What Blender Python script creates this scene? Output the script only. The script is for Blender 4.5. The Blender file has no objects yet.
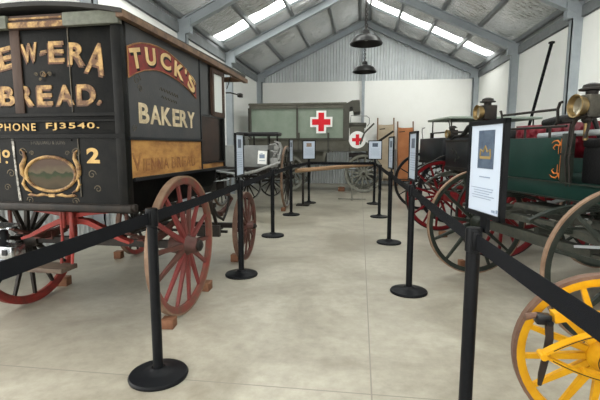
import bpy, bmesh, math, random
from mathutils import Vector, Matrix
random.seed(7)
R_ = math.radians
PI = math.pi
SC = bpy.context.scene
COL = SC.collection

# ------------------------------------------------------------------ camera, sky, exposure
cam_d = bpy.data.cameras.new('camera'); cam = bpy.data.objects.new('camera', cam_d); COL.objects.link(cam)
cam.location = (0, 0, 1.4)
cam.rotation_euler = (R_(90 - 7.241), 0, R_(7.972))
cam_d.sensor_width = 36; cam_d.lens = 25.5; cam_d.clip_start = .05
SC.camera = cam
SC.view_settings.view_transform = 'Standard'; SC.view_settings.look = 'None'
SC.view_settings.gamma = 1; SC.view_settings.use_curve_mapping = False
SC.view_settings.exposure = 0.58
SKYLIGHT_POWER = 6.6
LAMP_POWER = 3.0
w = bpy.data.worlds.new('sky'); SC.world = w; w.use_nodes = True
bg = w.node_tree.nodes['Background']; bg.inputs[0].default_value = (1.0, .99, .95, 1); bg.inputs[1].default_value = 4.0

# ------------------------------------------------------------------ materials
MATS = {}
def mat(name, col, rough=.5, metal=0., col2=None, amount=.5, scale=6., bump=0., bscale=40., spec=.22, emit=None, stretch=None, sharp=.15):
    if name in MATS: return MATS[name]
    m = bpy.data.materials.new(name); m.use_nodes = True; nt = m.node_tree; N = nt.nodes; L = nt.links
    b = N['Principled BSDF']; b.inputs['Roughness'].default_value = rough; b.inputs['Metallic'].default_value = metal
    b.inputs['Specular IOR Level'].default_value = spec
    b.inputs['Base Color'].default_value = (*col, 1)
    tc = N.new('ShaderNodeTexCoord'); mp = N.new('ShaderNodeMapping'); L.new(tc.outputs['Object'], mp.inputs[0])
    if stretch: mp.inputs['Scale'].default_value = stretch
    if col2 is not None:
        n = N.new('ShaderNodeTexNoise'); n.inputs['Scale'].default_value = scale; n.inputs['Detail'].default_value = 6; n.inputs['Roughness'].default_value = .65
        L.new(mp.outputs[0], n.inputs['Vector'])
        r = N.new('ShaderNodeValToRGB'); c = 1 - amount; c = .32 + .36 * c
        r.color_ramp.elements[0].position = max(0, c - sharp); r.color_ramp.elements[1].position = min(1, c + sharp)
        r.color_ramp.elements[0].color = (*col, 1); r.color_ramp.elements[1].color = (*col2, 1)
        L.new(n.outputs['Fac'], r.inputs[0]); L.new(r.outputs[0], b.inputs['Base Color'])
    if bump:
        n2 = N.new('ShaderNodeTexNoise'); n2.inputs['Scale'].default_value = bscale; n2.inputs['Detail'].default_value = 4
        L.new(mp.outputs[0], n2.inputs['Vector'])
        bp = N.new('ShaderNodeBump'); bp.inputs['Strength'].default_value = bump; bp.inputs['Distance'].default_value = .01
        L.new(n2.outputs['Fac'], bp.inputs['Height']); L.new(bp.outputs[0], b.inputs['Normal'])
    if emit: b.inputs['Emission Color'].default_value = (*emit[0], 1); b.inputs['Emission Strength'].default_value = emit[1]
    MATS[name] = m
    return m

def floor_material():
    m = bpy.data.materials.new('polished_concrete'); m.use_nodes = True; nt = m.node_tree; N = nt.nodes; L = nt.links
    b = N['Principled BSDF']
    tc = N.new('ShaderNodeTexCoord'); sep = N.new('ShaderNodeSeparateXYZ'); L.new(tc.outputs['Object'], sep.inputs[0])
    n1 = N.new('ShaderNodeTexNoise'); n1.inputs['Scale'].default_value = .9; n1.inputs['Detail'].default_value = 8; n1.inputs['Roughness'].default_value = .62
    n1.inputs['Distortion'].default_value = .6
    L.new(tc.outputs['Object'], n1.inputs['Vector'])
    r1 = N.new('ShaderNodeValToRGB')
    r1.color_ramp.elements[0].position = .36; r1.color_ramp.elements[0].color = (.26, .235, .185, 1)
    r1.color_ramp.elements[1].position = .66; r1.color_ramp.elements[1].color = (.43, .405, .335, 1)
    L.new(n1.outputs['Fac'], r1.inputs[0])
    n2 = N.new('ShaderNodeTexNoise'); n2.inputs['Scale'].default_value = 9; n2.inputs['Detail'].default_value = 8; n2.inputs['Roughness'].default_value = .7
    L.new(tc.outputs['Object'], n2.inputs['Vector'])
    r2 = N.new('ShaderNodeValToRGB'); r2.color_ramp.elements[0].position = .33; r2.color_ramp.elements[0].color = (.70, .685, .66, 1)
    r2.color_ramp.elements[1].position = .62; r2.color_ramp.elements[1].color = (1, 1, 1, 1)
    L.new(n2.outputs['Fac'], r2.inputs[0])
    mx = N.new('ShaderNodeMixRGB'); mx.blend_type = 'MULTIPLY'; mx.inputs[0].default_value = .8
    L.new(r1.outputs[0], mx.inputs[1]); L.new(r2.outputs[0], mx.inputs[2])
    # saw-cut joints
    def joint(sock, off, period, half):
        a = N.new('ShaderNodeMath'); a.operation = 'SUBTRACT'; L.new(sock, a.inputs[0]); a.inputs[1].default_value = off
        q = N.new('ShaderNodeMath'); q.operation = 'PINGPONG'; L.new(a.outputs[0], q.inputs[0]); q.inputs[1].default_value = period / 2
        c = N.new('ShaderNodeMath'); c.operation = 'LESS_THAN'; L.new(q.outputs[0], c.inputs[0]); c.inputs[1].default_value = half
        return c.outputs[0]
    jx = joint(sep.outputs[0], .09, 6.0, .0045); jy = joint(sep.outputs[1], 2.29, 3.42, .0045)
    mm = N.new('ShaderNodeMath'); mm.operation = 'MAXIMUM'; L.new(jx, mm.inputs[0]); L.new(jy, mm.inputs[1])
    mj = N.new('ShaderNodeMixRGB'); L.new(mm.outputs[0], mj.inputs[0]); L.new(mx.outputs[0], mj.inputs[1]); mj.inputs[2].default_value = (.20, .18, .15, 1)
    L.new(mj.outputs[0], b.inputs['Base Color'])
    rr = N.new('ShaderNodeMapRange'); rr.inputs['To Min'].default_value = .22; rr.inputs['To Max'].default_value = .5
    L.new(n2.outputs['Fac'], rr.inputs['Value']); L.new(rr.outputs[0], b.inputs['Roughness'])
    b.inputs['Specular IOR Level'].default_value = .45
    return m

def foil_material():
    m = bpy.data.materials.new('silver_foil_blanket'); m.use_nodes = True; nt = m.node_tree; N = nt.nodes; L = nt.links
    b = N['Principled BSDF']; b.inputs['Metallic'].default_value = .72; b.inputs['Roughness'].default_value = .20
    tc = N.new('ShaderNodeTexCoord'); mp = N.new('ShaderNodeMapping'); mp.inputs['Scale'].default_value = (1.5, 13, 1.5); L.new(tc.outputs['Object'], mp.inputs[0])
    n = N.new('ShaderNodeTexNoise'); n.inputs['Scale'].default_value = 2.2; n.inputs['Detail'].default_value = 5; n.inputs['Distortion'].default_value = .8
    L.new(mp.outputs[0], n.inputs['Vector'])
    bp = N.new('ShaderNodeBump'); bp.inputs['Strength'].default_value = 1.; bp.inputs['Distance'].default_value = .16
    L.new(n.outputs['Fac'], bp.inputs['Height']); L.new(bp.outputs[0], b.inputs['Normal'])
    n3 = N.new('ShaderNodeTexNoise'); n3.inputs['Scale'].default_value = 1.3; n3.inputs['Detail'].default_value = 6; L.new(tc.outputs['Object'], n3.inputs['Vector'])
    r = N.new('ShaderNodeValToRGB'); r.color_ramp.elements[0].position = .35; r.color_ramp.elements[0].color = (.82, .84, .85, 1)
    r.color_ramp.elements[1].position = .65; r.color_ramp.elements[1].color = (.95, .97, .98, 1)
    L.new(n3.outputs['Fac'], r.inputs[0]); L.new(r.outputs[0], b.inputs['Base Color'])
    return m

def landscape_material():
    m = bpy.data.materials.new('faded_landscape_painting'); m.use_nodes = True; nt = m.node_tree; N = nt.nodes; L = nt.links
    b = N['Principled BSDF']; b.inputs['Roughness'].default_value = .5; b.inputs['Specular IOR Level'].default_value = .08
    tc = N.new('ShaderNodeTexCoord'); sep = N.new('ShaderNodeSeparateXYZ'); L.new(tc.outputs['Object'], sep.inputs[0])
    n = N.new('ShaderNodeTexNoise'); n.inputs['Scale'].default_value = 14; n.inputs['Detail'].default_value = 7; L.new(tc.outputs['Object'], n.inputs['Vector'])
    a = N.new('ShaderNodeMath'); a.operation = 'MULTIPLY_ADD'; a.inputs[1].default_value = .09; L.new(n.outputs['Fac'], a.inputs[0]); L.new(sep.outputs[2], a.inputs[2])
    mr = N.new('ShaderNodeMapRange'); mr.inputs['From Min'].default_value = 1.10 + .045; mr.inputs['From Max'].default_value = 1.32 + .045; L.new(a.outputs[0], mr.inputs['Value'])
    r = N.new('ShaderNodeValToRGB'); e = r.color_ramp.elements
    e[0].position = 0; e[0].color = (.035, .03, .02, 1); e[1].position = 1; e[1].color = (.075, .05, .037, 1)
    for p, c in ((.2, (.06, .045, .028)), (.36, (.05, .042, .026)), (.42, (.03, .04, .02)), (.5, (.025, .032, .018)), (.55, (.085, .068, .045)), (.75, (.065, .045, .034))):
        x = e.new(p); x.color = (*c, 1)
    L.new(mr.outputs[0], r.inputs[0]); L.new(r.outputs[0], b.inputs['Base Color'])
    return m

M_white = mat('white_wall_lining', (.93, .93, .90), .6, col2=(.90, .90, .865), scale=1.5)
M_corr = mat('galvanised_corrugated_sheet', (.62, .65, .66), .42, .25, col2=(.54, .57, .58), scale=3)
M_steel = mat('grey_steel_frame', (0.3784, 0.4128, 0.4386), .5, .2, col2=(0.3182, 0.3526, 0.3784), scale=3)
M_steel_d = mat('galvanised_purlin', (0.2480, 0.2604, 0.2666), .5, .3, col2=(0.1922, 0.2046, 0.2108), scale=4)
M_floor = floor_material(); M_foil = foil_material(); M_paint = landscape_material()
M_sky = mat('skylight_sheet', (.9, .95, 1), .5, emit=((.98, 1.0, .95), SKYLIGHT_POWER))
M_black = mat('black_powder_coat', (0.0048, 0.0054, 0.0066), .40, col2=(0.0078, 0.0084, 0.0096), scale=20, spec=.11)
M_belt = mat('black_webbing_belt', (0.0070, 0.0077, 0.0098), .8, bump=.3, bscale=300, spec=.1)
M_paper = mat('white_printed_sheet', (0.4680, 0.5304, 0.6240), .35)
M_ink = mat('grey_print', (.22, .27, .36), .5)
M_pic = mat('blue_grey_photo_print', (0.0480, 0.0680, 0.1040), .4, col2=(0.0880, 0.1160, 0.1600), scale=25)
M_gpic = mat('brown_photo_print', (.14, .08, .06), .4, col2=(.35, .28, .22), scale=40)
M_goldprint = mat('gold_print', (.26, .185, .07), .5)
M_vblack = mat('aged_black_van_paint', (0.0036, 0.0040, 0.0040), .42, col2=(0.0094, 0.0090, 0.0079), amount=.35, scale=7, bump=.12, bscale=60, spec=.09)
M_vgrey = mat('aged_charcoal_van_paint', (0.0391, 0.0408, 0.0442), .45, col2=(0.0544, 0.0527, 0.0527), amount=.4, scale=5, bump=.1, bscale=60)
M_vgold = mat('worn_ochre_panel', (.40, .215, .065), .5, col2=(.20, .085, .03), amount=.45, scale=5, bump=.1, stretch=(1, 1, 2.2))
M_wood_d = mat('weathered_dark_timber', (0.0595, 0.0350, 0.0245), .6, col2=(0.0350, 0.0210, 0.0154), scale=12, bump=.2, stretch=(1, 1, .3))
M_trim = mat('worn_brown_roof_trim', (.17, .105, .062), .55, col2=(.075, .045, .032), scale=10, bump=.2)
M_cornice = mat('faded_grey_green_board', (0.1360, 0.1440, 0.1160), .55, col2=(0.0880, 0.0920, 0.0760), scale=16)
M_roofc = mat('dark_roof_canvas', (0.0420, 0.0406, 0.0385), .7, col2=(0.0245, 0.0238, 0.0231), scale=6)
M_chip = mat('chipped_white_paint', (.45, .43, .38), .6, col2=(.03, .03, .03), amount=.5, scale=40)
M_gold = mat('worn_gold_leaf', (0.3910, 0.2465, 0.0935), .45, .1, col2=(0.1020, 0.0510, 0.0255), amount=.52, scale=15, sharp=.10)
M_goldb = mat('bright_gold_leaf', (0.4480, 0.2960, 0.1040), .42, .1, col2=(0.2880, 0.1760, 0.0640), amount=.4, scale=12)
M_gshade = mat('brown_letter_shade', (.13, .055, .025), .5, col2=(.05, .03, .02), amount=.5, scale=15)
M_cream = mat('aged_cream_lettering', (0.5400, 0.4500, 0.2970), .5, col2=(0.2880, 0.2250, 0.1440), amount=.38, scale=16)
M_creamT = mat('yellow_cream_lettering', (0.5940, 0.4320, 0.1980), .5, col2=(0.4050, 0.2700, 0.1260), amount=.35, scale=10)
M_banner = mat('crimson_banner', (.20, .022, .020), .5, col2=(.10, .022, .02), scale=9)
M_faint = mat('faded_scrollwork', (0.0800, 0.0680, 0.0440), .5, col2=(0.0400, 0.0360, 0.0320), scale=30)
M_scroll = mat('faded_gold_scroll', (.13, .10, .06), .5, col2=(.05, .045, .035), scale=25)
M_dbrown = mat('dark_brown_sliding_panel', (0.0420, 0.0252, 0.0189), .5, col2=(0.0245, 0.0168, 0.0140), scale=8)
M_letfaint = mat('faded_brown_lettering', (.16, .062, .028), .5, col2=(.30, .15, .05), amount=.45, scale=12)
M_iron = mat('dark_wrought_iron', (0.0150, 0.0144, 0.0138), .5, .3, col2=(0.0300, 0.0240, 0.0198), scale=14)
M_red = mat('worn_red_paint', (0.2550, 0.0298, 0.0238), .5, col2=(0.1275, 0.0382, 0.0298), amount=.4, scale=9)
M_redfade = mat('faded_red_paint_over_wood', (0.2025, 0.0413, 0.0338), .55, col2=(0.1125, 0.0638, 0.0450), amount=.5, scale=9)
M_redbr = mat('brown_red_wood_spokes', (0.0663, 0.0343, 0.0254), .6, col2=(0.1050, 0.0276, 0.0232), amount=.35, scale=10)
M_tyre_tan = mat('tan_worn_tyre', (0.2372, 0.1568, 0.1071), .6, col2=(0.1606, 0.0994, 0.0650), scale=10)
M_tyre_br = mat('rusty_iron_tyre', (.13, .075, .055), .6, .2, col2=(.19, .115, .08), scale=14)
M_redb = mat('bright_crimson_paint', (0.1658, 0.0077, 0.0115), .38, col2=(0.1084, 0.0064, 0.0089), scale=8)
M_green = mat('dark_green_coach_paint', (0.0053, 0.0225, 0.0180), .30, col2=(0.0075, 0.0285, 0.0225), scale=5)
M_greend = mat('dull_green_black_paint', (0.0120, 0.0168, 0.0132), .42, col2=(0.0270, 0.0300, 0.0240), amount=.4, scale=12)
M_greyg = mat('greyed_green_timber', (0.0375, 0.0425, 0.0360), .55, col2=(0.0650, 0.0625, 0.0500), amount=.45, scale=18)
M_cblack = mat('black_coach_paint', (0.0077, 0.0088, 0.0105), .32, col2=(0.0121, 0.0132, 0.0154), scale=8)
M_leather = mat('black_leather', (0.0096, 0.0096, 0.0102), .40, bump=.3, bscale=60)
M_redl = mat('red_buttoned_leather', (0.1620, 0.0084, 0.0168), .40, col2=(0.1020, 0.0060, 0.0120), scale=10)
M_orange = mat('orange_scroll_paint', (.52, .15, .025), .45)
M_brass = mat('aged_brass', (0.2940, 0.2030, 0.0840), .38, .7, col2=(0.1540, 0.1120, 0.0560), scale=15)
M_lampgrey = mat('tarnished_nickel_lamp', (0.0960, 0.0888, 0.0720), .42, .6, col2=(0.0480, 0.0456, 0.0384), scale=12)
M_glass = mat('lamp_reflector_glass', (.30, .27, .20), .18, .5)
M_chrome = mat('polished_chrome', (.42, .44, .46), .16, 1.)
M_palebar = mat('pale_grey_rail', (.45, .48, .50), .35, .3)
M_yellow = mat('yellow_wheel_paint', (0.6800, 0.3570, 0.0102), .38, col2=(0.5610, 0.2550, 0.0085), amount=.35, scale=8)
M_ybolt = mat('black_lining_paint', (.02, .018, .012), .5)
M_strap = mat('dark_leather_strap', (.03, .022, .018), .6)
M_block = mat('reddish_timber_block', (0.1960, 0.0910, 0.0490), .7, col2=(0.1400, 0.0630, 0.0350), scale=14, bump=.2)
M_plank = mat('weathered_grey_plank', (.12, .09, .065), .65, col2=(.07, .05, .04), scale=12, bump=.2, stretch=(.4, 2, 2))
M_amb = mat('olive_drab_timber', (0.0945, 0.0900, 0.0702), .6, col2=(0.1215, 0.1170, 0.0945), scale=5)
M_ambd = mat('dark_olive_ironwork', (.065, .063, .052), .55, col2=(.085, .082, .067), scale=9)
M_canvas = mat('grey_green_canvas', (.22, .27, .215), .8, col2=(.27, .315, .26), scale=2.5, bump=.25, bscale=5)
M_ambw = mat('grey_olive_wheel_paint', (.22, .22, .185), .55, col2=(.15, .15, .125), scale=9)
M_signw = mat('white_emblem_paint', (0.8960, 0.8960, 0.8736), .5)
M_signr = mat('red_cross_paint', (.70, .012, .025), .5)
M_pole = mat('pale_brown_timber_pole', (.40, .255, .145), .6, col2=(.30, .18, .10), scale=10, stretch=(.4, 3, 3))
M_pgrey = mat('grey_painted_wagon_board', (.22, .225, .22), .55, col2=(.18, .185, .18), scale=7)
M_pgreyL = mat('light_grey_painted_iron', (.33, .33, .32), .5, .2, col2=(.20, .20, .19), amount=.45, scale=18)
M_stcream = mat('cream_stretcher_canvas', (0.4420, 0.3655, 0.2635), .8, col2=(0.3910, 0.3145, 0.2210), scale=4, bump=.2, bscale=6)
M_storange = mat('tan_orange_stretcher_canvas', (0.3910, 0.1573, 0.0638), .75, col2=(0.3400, 0.1275, 0.0510), scale=4, bump=.2, bscale=6)
M_stpole = mat('stretcher_pole_timber', (.22, .13, .08), .6)
M_enamel = mat('black_enamel_shade', (.012, .012, .012), .3)
M_shin = mat('shade_inner_enamel', (.06, .06, .055), .4)
M_olivegrey = mat('grey_green_canopy_leather', (.23, .27, .23), .55)
M_winglass = mat('pale_window_blind', (.55, .58, .56), .25)

# ------------------------------------------------------------------ mesh builder
class MB:
    def __init__(s): s.bm = bmesh.new()
    def _add(s, vs, fs):
        v = [s.bm.verts.new(p) for p in vs]
        for f in fs:
            try: s.bm.faces.new([v[i] for i in f])
            except ValueError: pass
        return v
    def box(s, c, d, M=None, bev=0.):
        x, y, z = d[0] / 2, d[1] / 2, d[2] / 2
        T = Matrix.Translation(Vector(c))
        if M is not None: T = T @ M.to_4x4()
        if bev <= 0 or bev > min(x, y, z):
            vs = [T @ Vector(p) for p in ((-x, -y, -z), (x, -y, -z), (x, y, -z), (-x, y, -z), (-x, -y, z), (x, -y, z), (x, y, z), (-x, y, z))]
            s._add(vs, ((0, 3, 2, 1), (4, 5, 6, 7), (0, 1, 5, 4), (1, 2, 6, 5), (2, 3, 7, 6), (3, 0, 4, 7)))
        else:
            b = bmesh.new(); r = bmesh.ops.create_cube(b, size=1)
            for v in b.verts: v.co = Vector((v.co.x * d[0], v.co.y * d[1], v.co.z * d[2]))
            bmesh.ops.bevel(b, geom=list(b.edges), offset=bev, segments=2, affect='EDGES', profile=.5)
            s._merge(b, T)
        return s
    def _merge(s, b, T):
        mp = {v: s.bm.verts.new(T @ v.co) for v in b.verts}
        for f in b.faces:
            try: s.bm.faces.new([mp[v] for v in f.verts])
            except ValueError: pass
        b.free()
    def bar(s, p, q, w, h, up=(0, 0, 1), w2=None, h2=None):
        p, q = Vector(p), Vector(q); d = (q - p).normalized(); u = Vector(up)
        x = d.cross(u)
        if x.length < 1e-4: x = d.cross(Vector((1, 0, 0)))
        x.normalize(); z = x.cross(d)
        w2 = w if w2 is None else w2; h2 = h if h2 is None else h2
        vs = [p - x * w / 2 - z * h / 2, p + x * w / 2 - z * h / 2, p + x * w / 2 + z * h / 2, p - x * w / 2 + z * h / 2,
              q - x * w2 / 2 - z * h2 / 2, q + x * w2 / 2 - z * h2 / 2, q + x * w2 / 2 + z * h2 / 2, q - x * w2 / 2 + z * h2 / 2]
        s._add(vs, ((0, 1, 2, 3), (7, 6, 5, 4), (0, 4, 5, 1), (1, 5, 6, 2), (2, 6, 7, 3), (3, 7, 4, 0)))
        return s
    def tube(s, pts, r, n=8, flat=None):
        pts = [Vector(p) for p in pts]; k = len(pts)
        rs = r if isinstance(r, (list, tuple)) else [r] * k
        rings = []; pu = None
        for i, p in enumerate(pts):
            d = (pts[min(i + 1, k - 1)] - pts[max(i - 1, 0)]).normalized()
            if pu is None:
                a = Vector((0, 0, 1)) if abs(d.z) < .9 else Vector((1, 0, 0)); x = d.cross(a).normalized()
            else:
                x = (pu - d * pu.dot(d)).normalized()
            pu = x; y = d.cross(x)
            rings.append([s.bm.verts.new(p + (x * math.cos(2 * PI * j / n) + y * math.sin(2 * PI * j / n)) * rs[i]) for j in range(n)])
        for a, b in zip(rings, rings[1:]):
            for j in range(n): s.bm.faces.new((a[j], a[(j + 1) % n], b[(j + 1) % n], b[j]))
        s.bm.faces.new(rings[0][::-1]); s.bm.faces.new(rings[-1])
        return s
    def strip(s, pts, w, h, side):
        """flat bar swept through pts; w along 'side', h across"""
        pts = [Vector(p) for p in pts]; k = len(pts); sd = Vector(side).normalized(); rings = []
        for i, p in enumerate(pts):
            d = (pts[min(i + 1, k - 1)] - pts[max(i - 1, 0)]).normalized()
            n = d.cross(sd).normalized()
            ww = w[i] if isinstance(w, (list, tuple)) else w; hh = h[i] if isinstance(h, (list, tuple)) else h
            rings.append([s.bm.verts.new(p + sd * a * ww / 2 + n * b * hh / 2) for a, b in ((-1, -1), (1, -1), (1, 1), (-1, 1))])
        for a, b in zip(rings, rings[1:]):
            for j in range(4): s.bm.faces.new((a[j], a[(j + 1) % 4], b[(j + 1) % 4], b[j]))
        s.bm.faces.new(rings[0][::-1]); s.bm.faces.new(rings[-1])
        return s
    def lathe(s, prof, M=None, n=24, close=False):
        M = M or Matrix.Identity(4); rings = []
        for r, z in prof:
            if r < 1e-5: rings.append([s.bm.verts.new(M @ Vector((0, 0, z)))])
            else: rings.append([s.bm.verts.new(M @ Vector((r * math.cos(2 * PI * j / n), r * math.sin(2 * PI * j / n), z))) for j in range(n)])
        prs = list(zip(rings, rings[1:]))
        if close: prs.append((rings[-1], rings[0]))
        for a, b in prs:
            for j in range(n):
                if len(a) == 1 and len(b) == 1: continue
                if len(a) == 1: s.bm.faces.new((a[0], b[(j + 1) % n], b[j]))
                elif len(b) == 1: s.bm.faces.new((a[j], a[(j + 1) % n], b[0]))
                else: s.bm.faces.new((a[j], a[(j + 1) % n], b[(j + 1) % n], b[j]))
        return s
    def prism(s, poly, ext):
        e = Vector(ext); k = len(poly)
        a = [s.bm.verts.new(Vector(p)) for p in poly]; b = [s.bm.verts.new(Vector(p) + e) for p in poly]
        s.bm.faces.new(a); s.bm.faces.new(b[::-1])
        for i in range(k): s.bm.faces.new((a[i], b[i], b[(i + 1) % k], a[(i + 1) % k]))
        return s
    def sheet(s, fn, nu, nv):
        g = [[s.bm.verts.new(Vector(fn(i / nu, j / nv))) for j in range(nv + 1)] for i in range(nu + 1)]
        for i in range(nu):
            for j in range(nv): s.bm.faces.new((g[i][j], g[i + 1][j], g[i + 1][j + 1], g[i][j + 1]))
        return s
    def build(s, name, m, parent=None, ang=35, label=None, bevel=0):
        bmesh.ops.recalc_face_normals(s.bm, faces=s.bm.faces)
        me = bpy.data.meshes.new(name); s.bm.to_mesh(me); s.bm.free()
        me.materials.append(m)
        for p in me.polygons: p.use_smooth = True
        me.set_sharp_from_angle(angle=R_(ang))
        o = bpy.data.objects.new(name, me); COL.objects.link(o)
        if parent: o.parent = parent
        if label: o['label'] = label
        return o

def axis(p, d):
    """matrix that puts local z along d at p"""
    return Matrix.Translation(Vector(p)) @ Vector(d).to_track_quat('Z', 'Y').to_matrix().to_4x4()
def thing(name, label, cat, loc=(0, 0, 0), deg=0, group=None):
    o = bpy.data.objects.new(name, None); o.empty_display_size = .1; COL.objects.link(o)
    o.location = loc; o.rotation_euler = (0, 0, R_(deg)); o['label'] = label; o['category'] = cat; o['kind'] = 'thing'
    if group: o['group'] = group
    return o
def tag(o, label, cat, group=None):
    o['label'] = label; o['category'] = cat; o['kind'] = 'thing'
    if group: o['group'] = group
    return o
def struct(o, label, cat):
    o['kind'] = 'structure'; o['label'] = label; o['category'] = cat; return o
def text_mesh(body, w, h, ext=.0015, bold=.0, arc=None, shear=0, spacing=1.0):
    """builds letters, fitted to w x h around the origin in the xy plane"""
    c = bpy.data.curves.new('lettering', 'FONT'); c.body = body; c.size = 1; c.extrude = .01; c.offset = bold; c.align_x = 'CENTER'; c.space_character = spacing
    t = bpy.data.objects.new('lettering', c); COL.objects.link(t); bpy.context.view_layer.update()
    me = bpy.data.meshes.new_from_object(t.evaluated_get(bpy.context.evaluated_depsgraph_get()))
    bpy.data.objects.remove(t); bpy.data.curves.remove(c)
    xs = [v.co.x for v in me.vertices]; ys = [v.co.y for v in me.vertices]
    x0, x1, y0, y1 = min(xs), max(xs), min(ys), max(ys)
    for v in me.vertices:
        x = (v.co.x - (x0 + x1) / 2) / (x1 - x0) * w; y = (v.co.y - (y0 + y1) / 2) / (y1 - y0) * h
        x += shear * y
        z = ext if v.co.z > 0 else -.004
        if arc: y += arc(x)
        v.co = (x, y, z)
    return me
REAR = Matrix(((1, 0, 0, 0), (0, 0, -1, 0), (0, 1, 0, 0), (0, 0, 0, 1)))     # text faces local -Y
SIDE = Matrix(((0, 0, 1, 0), (1, 0, 0, 0), (0, 1, 0, 0), (0, 0, 0, 1)))      # text faces local +X
def letters(name, body, w, h, m, parent, M, label=None, **k):
    me = text_mesh(body, w, h, **k); me.transform(M); me.materials.clear(); me.materials.append(m); me.name = name
    o = bpy.data.objects.new(name, me); COL.objects.link(o); o.parent = parent
    if label: o['label'] = label
    return o
def merged_letters(name, items, m, parent, label=None):
    bm = bmesh.new()
    for body, w, h, M, k in items:
        me = text_mesh(body, w, h, **k); me.transform(M); bm.from_mesh(me); bpy.data.meshes.remove(me)
    me = bpy.data.meshes.new(name); bm.to_mesh(me); bm.free(); me.materials.append(m)
    o = bpy.data.objects.new(name, me); COL.objects.link(o); o.parent = parent
    if label: o['label'] = label
    return o

def wheel(parent, R, x, y, mats, n=14, rim=(.045, .05), tyre=.012, hub=(.075, .24), deg=0, spoke=(.034, .022), dish=.03, out=1, phase=0., cap=None, z=None, tyre_label=None):
    """wooden wheel, axle along local x; rim=(width, depth)"""
    mr, ms, mt, mh = mats
    AX = Matrix.Rotation(PI / 2, 4, 'Y')
    rw, rd = rim; ro = R - tyre
    b = MB(); b.lathe([(ro, -rw / 2), (ro, rw / 2), (ro - rd * .6, rw / 2), (ro - rd, rw * .25), (ro - rd, -rw * .25), (ro - rd * .6, -rw / 2)], AX, 56, close=True)
    o = b.build('wheel', mr, parent); o.location = (x, y, R if z is None else z); o.rotation_euler = (0, 0, R_(deg))
    b = MB(); b.lathe([(R, -rw / 2 - .002), (R, rw / 2 + .002), (ro - .001, rw / 2 + .002), (ro - .001, -rw / 2 - .002)], AX, 56, close=True)
    b.build('tyre', mt, o, label=tyre_label)
    hr, hl = hub; s = out
    b = MB(); b.lathe([(0, -hl * .45), (hr * .72, -hl * .45), (hr * .8, -hl * .25), (hr, -hl * .12), (hr * 1.05, 0), (hr, hl * .14), (hr * .74, hl * .26), (hr * .66, hl * .5), (hr * .62, hl * .55), (hr * .3, hl * .56), (0, hl * .56)],
                 Matrix.Scale(s, 4, (1, 0, 0)) @ AX, 24)
    h = b.build('hub', mh, o)
    b = MB(); c = .52 * hl; b.lathe([(hr * .36, c), (hr * .5, c), (hr * .5, c + .028), (hr * .2, c + .045), (0, c + .045)], Matrix.Scale(s, 4, (1, 0, 0)) @ AX, 16)
    b.build('axle_cap', cap or M_iron, o)
    b = MB(); d = dish * s
    p0 = Vector((d, 0, hr * .8)); p1 = Vector((0, 0, ro - rd * .8))
    sw, sd = spoke
    pts = [p0.lerp(p1, t) for t in (0, .2, .55, 1)]
    b.strip(pts, [sw * .9, sw, sw * .9, sw * .68], [sd * 1.1, sd * 1.3, sd, sd * .9], (0, 1, 0))
    me = None
    for k in range(n):
        if me is None: sp = b.build('spoke', ms, o, ang=50); me = sp.data
        else:
            sp = sp.copy(); COL.objects.link(sp); sp.parent = o
        sp.rotation_euler = (2 * PI * (k + phase) / n, 0, 0)
    return o
def ellipse_spring(name, parent, c, half, rise, m, ax='y', w=.045, t=.018, leaves=3):
    b = MB(); a = Vector((0, 1, 0)) if ax == 'y' else Vector((1, 0, 0)); sd = Vector((1, 0, 0)) if ax == 'y' else Vector((0, 1, 0)); c = Vector(c)
    for sg in (1, -1):
        for l in range(leaves):
            f = 1 - .28 * l
            pts = []
            for i in range(-8, 9):
                u = i / 8 * f
                pts.append(c + a * half * u + Vector((0, 0, sg * (rise * (1 - u * u) - l * t * .9 + .006))))
            b.strip(pts, w, t * .85, sd)
    for sg in (-1, 1): b.tube([c + a * half * sg - sd * w * .6, c + a * half * sg + sd * w * .6], .018, 10)
    b.box(c + Vector((0, 0, rise)), (.07, .07, .05)); b.box(c - Vector((0, 0, rise)), (.07, .07, .05))
    return b.build(name, m, parent)

# ------------------------------------------------------------------ the shed
CX, HW = .1, 3.95; XL, XR = CX - HW, CX + HW; YB, YF = 16.0, -5.0; RIDGE = 5.85; SL = .47
def zroof(x): return RIDGE - SL * abs(x - CX)
EAVE = zroof(XL)
b = MB(); b.box((CX, (YB + YF - 8) / 2, -.1), (HW * 2 + .2, YB - YF + 8.2, .2)); b.box((XL - 3.1, 2.1, -.1), (6.0, 9, .2)); f = b.build('floor', M_floor); struct(f, 'polished beige concrete floor with saw-cut joints', 'floor')
LZ0, LZ1 = 1.27, 3.74; ADDED_DOOR = (-1.3, 2.9, 3.2)     # unseen opening added in the left wall to let in light
def corr(p0, p1, z0, ztop, out, wl=.105, amp=.024, per=8):
    """corrugated sheet from p0 to p1; ztop a number or function of t"""
    p0, p1, out = Vector(p0), Vector(p1), Vector(out); Ln = (p1 - p0).length; nu = int(Ln / wl * per)
    def fn(u, v):
        zt = ztop(u) if callable(ztop) else ztop
        p = p0.lerp(p1, u) + out * (amp * max(-.6, min(1, 1.7 * math.sin(2 * PI * u * Ln / wl) + .25)))
        return (p.x, p.y, z0 + (zt - z0) * v)
    return fn, nu
def wall(name, label, p0, p1, inn, gable=False):
    inn = Vector(inn); p0, p1 = Vector(p0), Vector(p1)
    b = MB(); fn, nu = corr(p0 - inn * .03, p1 - inn * .03, 0, (lambda u: zroof(p0.x + (p1.x - p0.x) * u) + .19) if gable else EAVE + .2, inn)
    b.sheet(fn, nu, 1)
    if gable:                                       # a ridged apex needs the exact peak height: sheet follows zroof
        pass
    o = b.build(name, M_corr, None, ang=60); struct(o, label, 'wall')
    return o
DY0, DY1, DZ = ADDED_DOOR
b = MB()
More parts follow.
